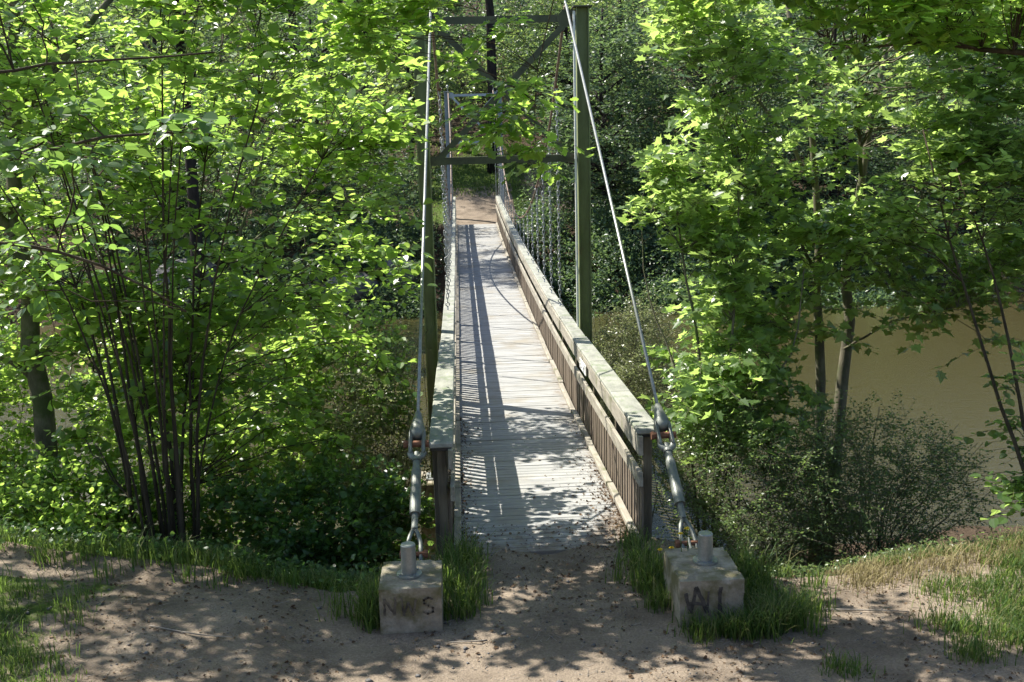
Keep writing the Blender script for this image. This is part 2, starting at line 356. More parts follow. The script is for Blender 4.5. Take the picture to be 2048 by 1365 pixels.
# deck boards
mb = MB(); d = D0
while d < D1:
    w = .122; z = float(deck_z(d+w/2))+rng.uniform(-.004, .004); sl = float(deck_z(d+w)-deck_z(d))
    L0 = XL-.06+rng.uniform(-.012, .012); L1 = XR+.06+rng.uniform(-.012, .012)
    mb.beam((L0, d+w/2, z-.02), (L1, d+w/2, z-.02), w-.011, .04, (0, -sl/w, 1), bev=.004); d += w
deck = mb.build('deck', M['deck'], bridge)
for x in (.05, .76, 1.47):
    mb = MB(); ds = np.linspace(D0, D1, 40)
    for a, b_ in zip(ds[:-1], ds[1:]): mb.beam((x, a, deck_z(a)-.14), (x, b_, deck_z(b_)-.14), .1, .2)
    mb.build('stringer', M['brace_near'], bridge)
for d in np.arange(D0+.6, D1, 1.85):
    mb = MB(); mb.beam((-.42, d, deck_z(d)-.29), (1.94, d, deck_z(d)-.29), .1, .1); mb.build('floor_beam', M['brace_near'], bridge)
for x in (XL-.035, XR+.035):
    mb = MB(); d = D0+.1
    while d < D1-.2:
        L = min(rng.uniform(1.5, 2.1), D1-d); zz = .03+rng.uniform(-.006, .01); dx = rng.uniform(-.008, .008)
        mb.beam((x+dx, d, deck_z(d)+zz), (x+dx, d+L-.02, deck_z(d+L)+zz), .075, .06, bev=.006); d += L
    mb.build('kerb', M['board'], deck)
# railings
CAPC = {-1: -.255, 1: 1.785}
bal_n = 0
for sd in (-1, 1):
    out = sd
    cx = CAPC[sd]; xin = cx-sd*.085; xbal = (XL-.12 if sd < 0 else XR+.12)
    rail = empty('railing', (cx, D0+.2, 0)); rail.parent = bridge; rail.matrix_parent_inverse = Matrix.Translation(bridge.location).inverted()
    ds = [D0+(-.06 if sd < 0 else .16), 11.6, 13.6, 15.75]; d = 15.8
    while d < D1+1: ds.append(min(d+2.05, D1+1.2)); d += 2.05
    ds = np.array(ds)
    capz = lambda d: float(deck_z(d))+1.13
    cap = MB(); top = MB(); mid = MB()
    for k, (a, b_) in enumerate(zip(ds[:-1], ds[1:])):
        wd_ = .235 if b_ < 16.5 else .205
        j1, j2 = rng.uniform(-.006, .006, 2)
        cap.beam((cx+j1, a, capz(a)), (cx+j1, b_-.008, capz(b_)), wd_, .055, bev=.012)
        top.beam((xin+j2, a-.05, capz(a)-.130), (xin+j2, b_-.06, capz(b_)-.130), .045, .195, bev=.005)
        mid.beam((xin-sd*.012, a-.1, capz(a)-.455+j1), (xin-sd*.012, b_-.11, capz(b_)-.455+j1), .04, .145, bev=.005)
    cap.build('cap_rail', M['cap'], rail); top.build('top_board', M['board'], rail); mid.build('mid_rail', M['board'], rail)
    for a in list(ds[:-1]+.12):
        p = MB(); p.beam((cx, a, float(deck_z(a))-.34), (cx, a, capz(a)-.03), .085, .09, (0, 1, 0), bev=.006)
        p.build('post', M['post'], rail)
    if sd < 0:
        p = MB(); p.beam((cx-.065, D0+.2, -.2), (cx-.065, D0+.2, capz(D0+.2)-.03), .05, .11, (0, 1, 0), bev=.006); p.build('post', M['post'], rail)
    if True:
        e = MB(); e.box((cx, ds[0]+.06, capz(ds[0])-.045), (.2, .10, .03), None, 0, .005); e.build('end_block', M['dark_end'], rail)
    # balusters
    bs = np.arange(D0+.2, D1+1, .16); rest = MB()
    for q, a in enumerate(bs):
        z1 = float(deck_z(a)); h0, h1 = z1-.18, capz(a)-.48; jx = rng.uniform(-.006, .006); wv_ = rng.uniform(.074, .088)
        tgt = MB() if (sd > 0 and q < 100) else rest
        tgt.box((xin+sd*.025+jx, a, (h0+h1)/2), (.026, wv_, h1-h0+rng.uniform(-.02, .02)), None, 0, .004 if q < 60 else 0)
        if tgt is not rest: tgt.build('baluster', M['baluster'], rail)
    ro = rest.build('baluster', M['baluster'], rail); ro['kind'] = 'stuff'
    if sd > 0:                                   # small spotted plate fixed under the handrail
        pl = MB(); a0_, a1_ = 13.75, 14.45
        pl.beam((xin-.055, a0_, capz(a0_)-.14), (xin-.055, a1_, capz(a1_)-.14), .012, .14, bev=.002)
        plo = pl.build('spotted_plate', M['white'], rail)
        dots = MB()
        for q in range(14):
            a = rng.uniform(a0_+.04, a1_-.04); dz = rng.uniform(-.055, .055)
            dots.lathe((xin-.0605, a, capz(a)-.14+dz), [(rng.uniform(.012, .022), 0), (.010, .003)], (-1, 0, 0), 9)
        dots.build('spot', M['black'], plo)

# towers: H-section legs, cross bars, X brace
def tower(T, lx, rx, zb, zc, ztop, zbase, ms, mbr, w=.2):
    t = empty('tower', (.75, T, zbase)); t.parent = bridge; t.matrix_parent_inverse = Matrix.Translation(bridge.location).inverted()
    cxs = (lx, rx)
    for x in cxs:
        l = MB()
        for s in (-1, 1): l.box((x+s*(w/2-.009), T, (ztop+zbase)/2), (.018, w, ztop-zbase))
        l.box((x, T, (ztop+zbase)/2), (w-.037, .014, ztop-zbase-.004))
        lo = l.build('leg', ms, t)
        MB().box((x, T, ztop+.012), (w+.10, w+.08, .022), None, 0, .003).build('top_plate', mbr, t)
        MB().box((x, T, zbase-.015), (w+.16, w+.16, .028), None, 0, .003).build('base_plate', M['galv'], t)
    a, b_ = lx+w/2, rx-w/2; y0 = T-.02
    for z in (zb, zc):
        q = MB(); q.beam((a+.002, y0, z), (b_-.002, y0, z), .012, .105); q.beam((a+.002, y0+.045, z+.0545), (b_-.002, y0+.045, z+.0545), .10, .011)
        q.build('cross_bar', mbr, t)
    for s in (0, 1):
        q = MB(); p0 = (a+.12, y0-.02-.03*s, zb+.02) if s == 0 else (b_-.12, y0-.05, zb+.02); p1 = (b_-.12, p0[1], zc-.03) if s == 0 else (a+.12, p0[1], zc-.03)
        q.beam(p0, p1, .012, .095); q.beam(np.array(p0)+(0, .032, .0), np.array(p1)+(0, .032, 0), .05, .012)
        q.build('diagonal_brace', mbr, t)
    for x, s in ((a, 1), (b_, -1)):
        for z, h in ((zb, .18), (zc, .30)):
            q = MB(); v = [(x+s*.003, y0-.012, z-h*.35), (x+s*.003, y0-.012, z+h*.45), (x+s*.2, y0-.012, z+h*.45), (x+s*.30, y0-.012, z+.02), (x+s*.26, y0-.012, z-h*.35)]
            v2 = [(p[0], p[1]-.012, p[2]) for p in v]; q.add(v+v2, [[0, 1, 2, 3, 4], [9, 8, 7, 6, 5]]); n0 = q.n-10
            for k in range(5): q.f.append(np.array([[k, k+5, (k+1) % 5+5, (k+1) % 5]])+n0); q.m.append(0)
            for bx, bz in ((.05, 0), (.05, .06 if h > .2 else .05)): q.lathe((x+s*bx, y0-.025, z+bz), [(.016, 0), (.016, .014)], (0, -1, 0), 6)
            q.build('gusset_plate', mbr, t)
    return t
tw1 = tower(T1, -.53, 2.01, 3.66, 5.80, 5.96, -1.55, M['tower_near'], M['brace_near'])
tag(tw1, 'near tower of green stained steel')
tw2 = tower(T2, -.42, 2.05, 3.66, 5.80, 5.96, -.25, M['tower_far_skyblue'], M['tower_far_skyblue'], .19)
tag(tw2, 'far tower of grey steel with skylight blue in its colour')
for x in (-.53, 2.01):
    MB().box((x, T1, -2.3), (.62, .7, 1.45), None, 0, .02).build('pedestal', M['concrete'], bridge)
for x in (-.42, 2.05):
    MB().box((x, T2, -.6), (.6, .7, .66), None, 0, .02).build('pedestal', M['concrete'], bridge)
for x, dx in ((1.885, -.012),):      # thin white rod on the inner flange
    MB().tube([(x+dx, T1-.115, 5.9), (x+dx, T1-.115, 2), (x+dx, T1-.115, -.8)], .019, 8).build('rod', M['white'], tw1)
# cables
MID, ZMIN = 33.2, 1.5
ctop = {-1: -.33, 1: 1.75}
def cable_z(d): return ZMIN+(5.98-ZMIN)*((d-MID)/(MID-T1))**2
for sd in (-1, 1):
    xc = ctop[sd]
    ds = np.linspace(T1, T2, 60)
    c = MB(); c.tube([(xc+(CAPC[sd]+sd*.02-xc)*min(1, (d-T1)/4, (T2-d)/4), d, cable_z(d)) for d in ds], .023, 8)
    mc = c.build('main_cable', M['old_cable'], bridge, True)
    # backstay to the near anchor block with its turnbuckle
    A = pv(-.50, 8.50, .50) if sd < 0 else pv(1.915, 8.50, .49)
    B = pv(xc, T1-.13, 6.0)
    u = (B-A)/np.linalg.norm(B-A); side = np.cross(u, (0, 0, 1.)); side /= np.linalg.norm(side); nn = np.cross(side, u)
    at = lambda s: A+u*s
    c = MB(); c.tube([at(1.62), at(4), B], .018, 10); c.tube([B, pv(xc, T1, 6.06), pv(xc, T1+.2, cable_z(T1+.2)+.02)], .0165, 8)
    bs_ = c.build('anchor_cable', M['cable'], bridge, True)
    # cast socket: fork on the rope end
    s_ = MB(); s_.lathe(at(1.34), [(.045, 0), (.074, .05), (.074, .12), (.054, .2), (.03, .32)], u, 14); s_.build('socket', M['iron'], bs_, True)
    s_ = MB()
    for q in (-1, 1): s_.beam(at(1.14)+side*q*.062, at(1.42)+side*q*.062, .034, .095, nn, bev=.01)
    s_.torus(at(1.16), .062, .032, side, u, 0, 9, 8, np.pi, 2*np.pi)
    s_.build('clevis', M['iron'], bs_, True)
    s_ = MB(); s_.lathe(at(1.27)-side*.11, [(.034, 0), (.034, .22)], side, 8); s_.lathe(at(1.27)-side*.13, [(.042, 0), (.042, .03)], side, 6); s_.build('pin', M['rust'], bs_)
    s_ = MB(); s_.lathe(at(.30), [(.030, 0), (.030, .16), (.05, .16), (.05, .20), (.05, .22), (.05, .44), (.045, .47), (.046, .64), (.035, .70), (.035, .76), (.045, .76), (.045, .79), (.030, .79), (.030, .86)], u, 18)
    s_.build('turnbuckle', M['iron'], bs_)
    s_ = MB()
    for q in (-1, 1): s_.tube([at(-.12)+side*q*.062, at(.04)+side*q*.062, at(.16)+side*q*.056, at(.24)+side*q*.035, at(.30)+side*q*.006], [.017, .019, .019, .02, .021], 8)
    s_.build('shackle', M['iron'], bs_, True)
    s_ = MB(); s_.lathe(at(.04)-side*.1, [(.024, 0), (.024, .2)], side, 8)
    for q in (-.12, .09): s_.lathe(at(.04)+side*q, [(.038, 0), (.038, .035)], side, 6)
    s_.build('bolt', M['rust'], bs_)
    s_ = MB(); s_.beam(at(-.22), at(.09), .022, .06, nn, bev=.006); s_.build('eye_bar', M['iron'], bs_)
    # far backstay
    c = MB(); c.tube([(xc, T2, 6.0), (xc-.1*sd, T2+4, 4.2), (xc, T2+8.5, 2.0)], .017, 8); c.build('anchor_cable', M['cable'], bridge, True)
    c = MB(); c.tube([(xc+sd*.02, T2-.12, 6.15), (xc+sd*.02, T2-.12, .2)], .02, 8); c.lathe((xc+sd*.02, T2-.12, 6.15), [(.02, 0), (.06, .03), (.06, .09), (.02, .13)], (0, 0, 1), 10); c.build('rod', M['galv'], tw2)
    # hanger chains
    for d in np.arange(19.0, 47.5, 1.75):
        zt = cable_z(d)-.02; zb_ = float(deck_z(d))+1.16; xx = CAPC[sd]+sd*.02
        if zt-zb_ < .12: continue
        h = MB(); L = .082; n_ = max(1, int((zt-zb_-.14)/L)); L = (zt-zb_-.14)/n_
        nn_, kk = (10, 5) if d < 27 else (8, 4)
        for q in range(n_):
            ax = (1, 0, 0) if q % 2 else (0, 1, 0)
            h.torus((xx, d, zb_+.14+(q+.5)*L), .021, .0082, (0, 0, 1), ax, L/2-.010, nn_, kk)
        ho = h.build('hanger_chain', M['chain'], bridge, True)
        e = MB(); e.tube([(xx, d, zb_-.12), (xx, d, zb_+.07)], .013, 7); e.torus((xx, d, zb_+.105), .034, .010, (0, 0, 1), (1, 0, 0), 0, 12, 6); e.build('eye_bolt', M['chain'], ho, True)
        e = MB(); e.lathe((xx, d-.05, zt+.02), [(.032, 0), (.032, .10)], (0, 1, 0), 8); e.build('clamp', M['rust'], ho)

# ------------------------------------------------------------------ anchor blocks
def stroke(mb, pts, w, o, ux, uz, nrm):
    """flat painted stroke along pts (in face coordinates)"""
    for (a, b_) in zip(pts[:-1], pts[1:]):
        A = o+ux*a[0]+uz*a[1]; B = o+ux*b_[0]+uz*b_[1]; t = (B-A)/np.linalg.norm(B-A); s = np.cross(t, nrm)*w/2
        A = A-t*w*.3; B = B+t*w*.3; m = 7; k = np.linspace(0, 1, m)[:, None]
        e1 = vnoise(np.arange(m)*1.3+a[0]*90, np.arange(m)*.7+a[1]*70, 61)[:, None]; e2 = vnoise(np.arange(m)*1.1+b_[0]*90, np.arange(m)*.9+b_[1]*70, 62)[:, None]
        mb.add(np.concatenate([A+(B-A)*k-s*(.55+.8*e1), A+(B-A)*k+s*(.55+.8*e2)]), [[i, i+1, m+i+1, m+i] for i in range(m-1)])
def anchor_block(x0, x1, y0, y1, zt, px, py, ph, label, strokes, paint):
    b0 = empty('anchor_block', ((x0+x1)/2, (y0+y1)/2, 0)); tag(b0, label, 'concrete block', 'concrete anchor blocks at the bridge end')
    rb = MB(); n_ = 26; t_ = np.linspace(-1, 1, n_); A_, B_ = np.meshgrid(t_, t_, indexing='ij'); i_ = np.arange(n_-1)[:, None]*n_; j_ = np.arange(n_-1)[None]
    q_ = np.stack([i_+j_, i_+n_+j_, i_+n_+j_+1, i_+j_+1], -1).reshape(-1, 4); hs = np.array([(x1-x0)/2, (y1-y0)/2, (zt+.5)/2]); c0 = np.array([(x0+x1)/2, (y0+y1)/2, zt/2-.25])
    for ax_ in range(3):
        for sg_ in (-1, 1):
            V_ = np.zeros((n_, n_, 3)); V_[..., ax_] = sg_; V_[..., (ax_+1) % 3] = A_; V_[..., (ax_+2) % 3] = B_; P_ = V_.reshape(-1, 3)*hs
            gap = np.sort(hs-np.abs(P_), axis=1); en = np.clip(1-gap[:, 1]/.03, 0, 1)        # closeness to an edge
            w_ = c0+P_; u_ = w_[:, 0]*9+w_[:, 2]*3.1; v_ = w_[:, 1]*9+w_[:, 2]*7.3
            cut = .004*vnoise(u_*2, v_*2, 3)+en*(.0015+.022*np.clip(vnoise(u_, v_, 5)-.6, 0, 1)*2)
            P_ = P_-np.sign(P_)*np.where(hs-np.abs(P_) < .03, cut[:, None], 0)
            rb.add(P_+c0, q_ if sg_ > 0 else q_[:, ::-1])
    rb.build('body', M['concrete'], b0)
    p = MB(); p.lathe((px, py, zt), [(.062, .01), (.062, ph-.008), (.056, ph)], (0, 0, 1), 24); po = p.build('steel_post', M['galv'], b0)
    p = MB(); p.lathe((px, py, zt), [(.105, .001), (.105, .016), (.064, .017)], (0, 0, 1), 24)
    for k in range(4): a = k*math.pi/2+.6; p.lathe((px+.086*math.cos(a), py+.086*math.sin(a), zt+.017), [(.012, 0), (.012, .012)], (0, 0, 1), 6)
    p.build('flange', M['galv'], po)
    gmb = MB()
    for q, (pts, w) in enumerate(strokes): stroke(gmb, pts, w, np.array([x0, y0-.003-.0004*q, zt]), np.array([1., 0, 0]), np.array([0, 0, 1.]), np.array([0, -1., 0]))
    gmb.build('graffiti', paint, b0)
S_arc = [(.455-.02, -.10), (.40, -.085), (.365, -.105), (.365, -.135), (.40, -.155), (.435, -.175), (.435, -.21), (.395, -.225), (.36, -.21)]
anchor_block(-.76, -.25, 7.85, 8.42, .52, -.52, 8.12, .27, 'square concrete block with NWS graffiti and a steel post, left of the bridge entrance',
    [([(.045, -.22), (.05, -.085)], .022), ([(.05, -.085), (.125, -.22)], .022), ([(.125, -.22), (.135, -.075)], .022),
     ([(.185, -.08), (.20, -.23)], .018), ([(.20, -.23), (.24, -.12)], .018), ([(.24, -.12), (.275, -.23)], .018), ([(.275, -.23), (.30, -.10)], .018), (S_arc, .018)], M['paint_worn'])
anchor_block(1.66, 2.19, 7.72, 8.40, .53, 1.955, 8.10, .25, 'concrete block with bold slanted black graffiti strokes and a steel post, right of the bridge',
    [([(.05, -.11), (.09, -.27)], .03), ([(.09, -.27), (.135, -.06)], .035), ([(.135, -.06), (.225, -.27)], .035), ([(.08, -.19), (.20, -.20)], .03),
     ([(.225, -.27), (.235, -.10)], .02), ([(.33, -.07), (.325, -.40)], .034)], M['paint_black'])

# ------------------------------------------------------------------ vegetation
def halves(outline):
    """outline of half a leaf (x >= 0) from base to tip -> two faces sharing the midrib"""
    o = np.array(outline, float); n = len(o)
    V = np.concatenate([o, o[1:-1]*[-1, 1]])
    right = list(range(n)); left = [0]+list(range(n, 2*n-2))+[n-1]
    return V, [right, left[::-1]]
LEAF = {
 'hazel': halves([(0, 0), (.30, .08), (.46, .35), (.45, .62), (.26, .86), (0, 1.05)]),
 'maple': halves([(0, .0), (.20, -.10), (.24, .12), (.55, .14), (.38, .36), (.62, .70), (.30, .60), (.20, .78), (0, 1.08)]),
 'oak': halves([(0, 0), (.10, .12), (.24, .24), (.12, .34), (.34, .50), (.20, .58), (.36, .80), (.20, .86), (.12, 1.0), (0, 1.04)]),
 'small': halves([(0, 0), (.28, .4), (0, 1)]),
 'ash': halves([(0, 0), (.2, .2), (.24, .5), (.12, .8), (0, 1.05)]),
}
def put_leaves(mb, kind, pos, dirv, nrm, size, rng, fold=.24, curl=.2):
    V, F = LEAF[kind]; n = len(pos)
    dirv = dirv/np.linalg.norm(dirv, axis=1)[:, None]; nrm = nrm-dirv*(nrm*dirv).sum(1)[:, None]; nrm /= np.linalg.norm(nrm, axis=1)[:, None]+1e-9
    sd = np.cross(dirv, nrm)
    fo = fold*rng.uniform(.3, 1.6, n); cu = curl*rng.uniform(-.6, 1.6, n); wd = rng.uniform(.85, 1.12, n)
    x = V[None, :, 0]*wd[:, None]; y = np.broadcast_to(V[None, :, 1], x.shape); z = np.abs(V[None, :, 0])*fo[:, None]-(V[None, :, 1]**2)*cu[:, None]
    P = pos[:, None]+size[:, None, None]*(x[..., None]*sd[:, None]+y[..., None]*dirv[:, None]+z[..., None]*nrm[:, None])
    off = (np.arange(n)*len(V))[:, None]
    v0 = mb.n; mb.v.append(P.reshape(-1, 3).astype(np.float32)); mb.n += n*len(V)
    for f in F: mb.f.append(off+np.array(f)[None]+v0); mb.m.append(0)
def rand_unit(rng, n): v = rng.normal(size=(n, 3)); return v/np.linalg.norm(v, axis=1)[:, None]
def twig_tubes(mb, A, B, C, r0, r1):
    """three-sided thin twigs A-B-C, all at once"""
    n = len(A); P = np.stack([A, B, C], 1); T = C-A; T /= np.linalg.norm(T, axis=1)[:, None]+1e-9
    ref = np.where(np.abs(T[:, 2:3]) < .9, np.array([[0, 0, 1.]]), np.array([[1., 0, 0]]))
    U = np.cross(T, ref); U /= np.linalg.norm(U, axis=1)[:, None]; Vv = np.cross(T, U)
    a = np.arange(3)*2*np.pi/3; rr = np.stack([r0, (r0+r1)/2, r1], 1)
    ring = P[:, :, None]+rr[:, :, None, None]*(np.cos(a)[None, None, :, None]*U[:, None, None]+np.sin(a)[None, None, :, None]*Vv[:, None, None])
    off = (np.arange(n)*9)[:, None, None]; f = np.array([[s*3+j, s*3+(j+1) % 3, s*3+3+(j+1) % 3, s*3+3+j] for s in (0, 1) for j in range(3)])
    mb.add(ring.reshape(-1, 3), (off+f[None]).reshape(-1, 4))
def smooth_path(pts, n=10):
    """Catmull-Rom through pts"""
    P = np.array(pts, float)
    if len(P) == 2: return P[0]+(P[1]-P[0])*np.linspace(0, 1, n)[:, None]
    Q = np.concatenate([[2*P[0]-P[1]], P, [2*P[-1]-P[-2]]]); out = []
    m = max(2, n//(len(P)-1))
    for k in range(len(P)-1):
        t = np.linspace(0, 1, m, endpoint=(k == len(P)-2))[:, None]; p0, p1, p2, p3 = Q[k:k+4]
        out.append(.5*(2*p1+(p2-p0)*t+(2*p0-5*p1+4*p2-p3)*t*t+(3*p1-p0-3*p2+p3)*t**3))
    return np.concatenate(out)
def in_blobs(rng, blobs, n, inner=.35, keep=None):
    """points in a union of ellipsoids, thinned so that clumps and gaps stay"""
    vol = np.array([b[1][0]*b[1][1]*b[1][2]*(b[2] if len(b) > 2 else 1) for b in blobs]); out = []
    while sum(len(o) for o in out) < n:
        k = rng.choice(len(blobs), size=n, p=vol/vol.sum()); c = np.array([b[0] for b in blobs])[k]; r = np.array([b[1] for b in blobs])[k]
        u = rand_unit(rng, n); rad = (inner**3+(1-inner**3)*rng.random(n))**(1/3)
        p = c+u*rad[:, None]*r
        if keep is not None: p = p[keep(p)]
        out.append(p)
    return np.concatenate(out)[:n]
def plant(name, label, cat, base, limbs, blobs, hubs, sprays, leaves, leaf, mat, size, bark, seed, spread=.55, inner=.3, keep=None,
          group=None, up=1.0, droop=.12, tilt=.34, hub_r=.010, link=True, trunk_name='trunk', crown_name='crown', nside=7, outward=.5, flat=.22):
    """a woody plant: limbs (paths with radii), boughs to hub points in the crown, leafy sprays round each hub"""
    rng = np.random.default_rng(seed); root = empty(name, base); tag(root, label, cat, group)
    wood = MB(); limbpts = []
    for pts, ra, rb in limbs:
        P = smooth_path(pts, 14); P[1:-1] += rng.normal(size=(len(P)-2, 3))*min(.03, ra*.3)
        t = np.linspace(0, 1, len(P)); wood.tube(P, ra+(rb-ra)*t**.8, nside); limbpts.append(np.c_[P, ra+(rb-ra)*t])
    LP = np.concatenate(limbpts)
    H = in_blobs(rng, blobs, hubs, inner, keep)
    ctr = np.average([b[0] for b in blobs], axis=0)
    if link:
        for h in H:
            dv = h-LP[:, :3]; cost = np.linalg.norm(dv, axis=1)+np.clip(LP[:, 2]-h[2]+.25, 0, 9)*1.6
            q = LP[np.argmin(cost)]; a = q[:3]; L = np.linalg.norm(h-a)
            if L < .05 or L > 3.5: continue
            m_ = (a+h)/2+np.array([0, 0, .10*L])+rng.normal(size=3)*.08*L
            t = np.linspace(0, 1, 6)[:, None]; P = (1-t)**2*a+2*t*(1-t)*m_+t*t*h; P[1:-1] += rng.normal(size=(4, 3))*.025*L
            wood.tube(P, np.linspace(min(q[3]*.6, hub_r*(.6+.5*L)), hub_r*.4, 6), 4, caps=False)
    # sprays
    n = hubs*sprays; hp = np.repeat(H, sprays, 0)
    dv = rand_unit(rng, n)*[1, 1, flat]+outward*(hp-ctr)/(np.linalg.norm(hp-ctr, axis=1)[:, None]+1e-6)*[1, 1, .6]+[0, 0, .12]
    dv /= np.linalg.norm(dv, axis=1)[:, None]; L = spread*rng.uniform(.55, 1.3, n)
    A = hp+rng.normal(size=(n, 3))*spread*.12; B = A+dv*L[:, None]*.5; C = A+dv*L[:, None]-np.array([0, 0, 1.])*(droop*L)[:, None]
    if keep is not None:
        k_ = keep(C); A, B, C, dv, L = A[k_], B[k_], C[k_], dv[k_], L[k_]; n = len(A)
    twig_tubes(wood, A, B, C, np.full(n, hub_r*.42), np.full(n, hub_r*.16))
    wood.build(trunk_name, bark, root, True)
    m_ = leaves; t = (np.arange(m_)+.7)/m_; t = t[None]+rng.normal(size=(n, m_))*.03; t = np.clip(t, .02, 1.02)[..., None]
    P = (1-t)**2*A[:, None]+2*t*(1-t)*B[:, None]+t*t*C[:, None]; P = P.reshape(-1, 3)
    D = np.repeat(dv, m_, 0); sg = np.tile(np.where(np.arange(m_) % 2, 1., -1.), n)[:, None]
    S = np.cross(D, [0, 0, 1.]); S /= np.linalg.norm(S, axis=1)[:, None]+1e-6
    ld = D*.55+S*sg*.8+rng.normal(size=P.shape)*.25; ld[:, 2] -= .1
    nr = rng.normal(size=P.shape)*tilt+np.array([0, 0, up])
    sz = size*rng.uniform(.45, 1.3, len(P))
    P = P+ld*(.25*sz)[:, None]
    if keep is not None:
        k_ = keep(P+ld*sz[:, None]*.6); P, ld, nr, sz = P[k_], ld[k_], nr[k_], sz[k_]
    cr = MB(); put_leaves(cr, leaf, P, ld, nr, sz, rng); cr.build(crown_name, mat, root)
    return root
gz = lambda x, d: float(ground(x, d, False))
not_bridge = lambda p: ~((p[:, 0] > -.30+.28*((p[:, 2] > 2.2) & (p[:, 1] < 15))-.75*np.clip(vnoise(p[:, 1]*1.4+7, p[:, 2]*1.4+9, 12)-.35, 0, 1)) & (p[:, 0] < 2.02+1.0*np.clip(vnoise(p[:, 1]*1.3+3, p[:, 2]*1.3+5, 13)-.25, 0, 1)) & (p[:, 2] < 6.4) & (p[:, 1] > 9.2))
clear = lambda p: not_bridge(p) & (p[:, 2] > np.minimum(.0, ground(p[:, 0], p[:, 1], False)+.1))

# big hazel left of the bridge
rh = np.random.default_rng(3); hb = np.array([-3.25, 10.9, gz(-3.25, 10.9)-.1]); limbs = []
for k in range(20):
    a = rh.uniform(0, 2*math.pi); lean = rh.uniform(.15, 1.0); L = rh.uniform(4.2, 6.6)
    b0 = hb+np.array([math.cos(a)*.42*rh.random(), math.sin(a)*.42*rh.random(), 0]); o = np.array([math.cos(a)*lean, math.sin(a)*lean*.8, 0])
    limbs.append(([b0, b0+o*.28+(0, 0, L*.3), b0+o*1.0+(0, 0, L*.62), b0+o*2.3+(0, 0, L*.95)], rh.uniform(.014, .034), .006))
plant('hazel_bush', 'large many-stemmed hazel bush with rounded bright leaves, left of the bridge', 'bush', hb, limbs,
      [((-2.7, 11.2, 3.4), (2.3, .8, 1.4), 1.1), ((-3.0, 10.4, 5.0), (2.6, .8, 1.1), 1.1), ((-2.0, 11.8, 2.1), (1.6, .8, .9), 1.2), ((-3.6, 11.8, 1.9), (1.4, .8, .9), 1.1), ((-.95, 11.2, 4.2), (.75, .6, 1.3), 1.1), ((-1.2, 12.2, 2.0), (.75, .5, .9), .8), ((-2.6, 12.1, .8), (2.0, .7, .6), 1.0), ((-1.5, 10.2, 6.0), (1.7, .8, .8), .35)],
      225, 8, 8, 'hazel', M['hazel'], .105, M['bark'], 21, .56, .05, clear, trunk_name='stems', tilt=.42)
# tree with the mossy trunk at far left
tb = (-5.15, 12.6, gz(-5.15, 12.6)-.1)
plant('alder_tree', 'broadleaf tree with thick mossy trunk at the river edge behind the hazel', 'tree', tb,
      [([tb, (-5.2, 12.6, 1), (-5.25, 12.7, 3), (-5.1, 12.9, 5.2), (-4.9, 13, 7.6)], .16, .05), ([(-5.2, 12.6, 1.5), (-4.5, 12.9, 2.0), (-3.6, 13.2, 2.3), (-2.8, 13.3, 2.9)], .05, .015),
       ([(-5.25, 12.7, 3), (-6.2, 12.4, 4.5), (-6.8, 12.2, 6)], .07, .02), ([(-5.1, 12.9, 4.5), (-4.0, 13.4, 6), (-3.2, 13.6, 7.2)], .06, .015), ([(-5.2, 12.6, 1.3), (-5.7, 12.4, 1.7), (-6.5, 12.2, 1.9)], .04, .01)],
      [((-5.0, 12.6, 4.6), (1.4, 1.0, 1.3), .8), ((-5.8, 12.6, 2.6), (1.4, 1.0, 1.1), .9), ((-7.6, 10.4, 6.6), (2.4, 1.9, 1.3), .34), ((-5.0, 12.6, 6.8), (1.8, 1.2, 1.0), .3)],  # the clump furthest left is out of view, added to shade the foreground
      130, 8, 8, 'hazel', M['hazel'], .10, M['bark_grey'], 22, .6, .1, clear, nside=12, tilt=.42)
b0 = (-3.7, 15.0, gz(-3.7, 15)-.1)
plant('rowan_tree', 'slender loose crowned tree leaning over the water behind the hazel', 'tree', b0,
      [([b0, (-3.6, 15.1, 1.0), (-3.2, 15.5, 2.8), (-2.6, 16.2, 4.6)], .06, .012), ([(-3.5, 15.2, 1.6), (-4.2, 15.6, 3.2), (-4.6, 15.9, 4.6)], .035, .01), ([(-3.3, 15.4, 2.4), (-2.3, 15.6, 3.2), (-1.5, 15.9, 3.7)], .025, .008)],
      [((-2.3, 16.4, 4.4), (1.4, 1.5, 1.0)), ((-1.7, 15.6, 3.0), (.9, .9, .7), 1.2), ((-4.2, 15.7, 4.2), (1.2, .9, .9), .7)], 62, 7, 8, 'hazel', M['hazel'], .09, M['bark_grey'], 24, .55, .1, clear, tilt=.42)
# near hazel beyond the left edge of the view reaching in with big dark leaves
nb = (-4.3, 5.6, gz(-4.3, 5.6)-.1)
plant('hazel_branches', 'overhanging hazel branches with large dark leaves at the left edge, nearest the viewer', 'bush', nb,
      [([nb, (-4.1, 5.7, 2.4), (-3.4, 5.9, 3.6), (-2.5, 6.1, 4.0), (-1.5, 6.3, 4.15)], .045, .006), ([(-4.15, 5.7, 2.2), (-3.3, 6.2, 3.4), (-2.5, 6.6, 3.45), (-1.8, 6.8, 3.0)], .03, .006),
       ([nb, (-4.0, 5.4, 3), (-3.0, 5.5, 4.6), (-2.2, 5.7, 5.3)], .05, .01), ([(-3.2, 5.5, 4.3), (-2.4, 6, 4.5), (-1.4, 6.4, 4.6)], .015, .005)],
      [((-2.4, 6.1, 4.1), (.9, .4, .18)), ((-1.5, 6.4, 4.2), (.45, .3, .12)), ((-2.4, 6.6, 3.4), (.8, .35, .22)), ((-2.9, 5.8, 4.9), (.9, .5, .35))], 26, 5, 8, 'hazel', M['hazel_deep'], .075, M['bark'], 23, .34, .1, None, trunk_name='stems', tilt=.45)
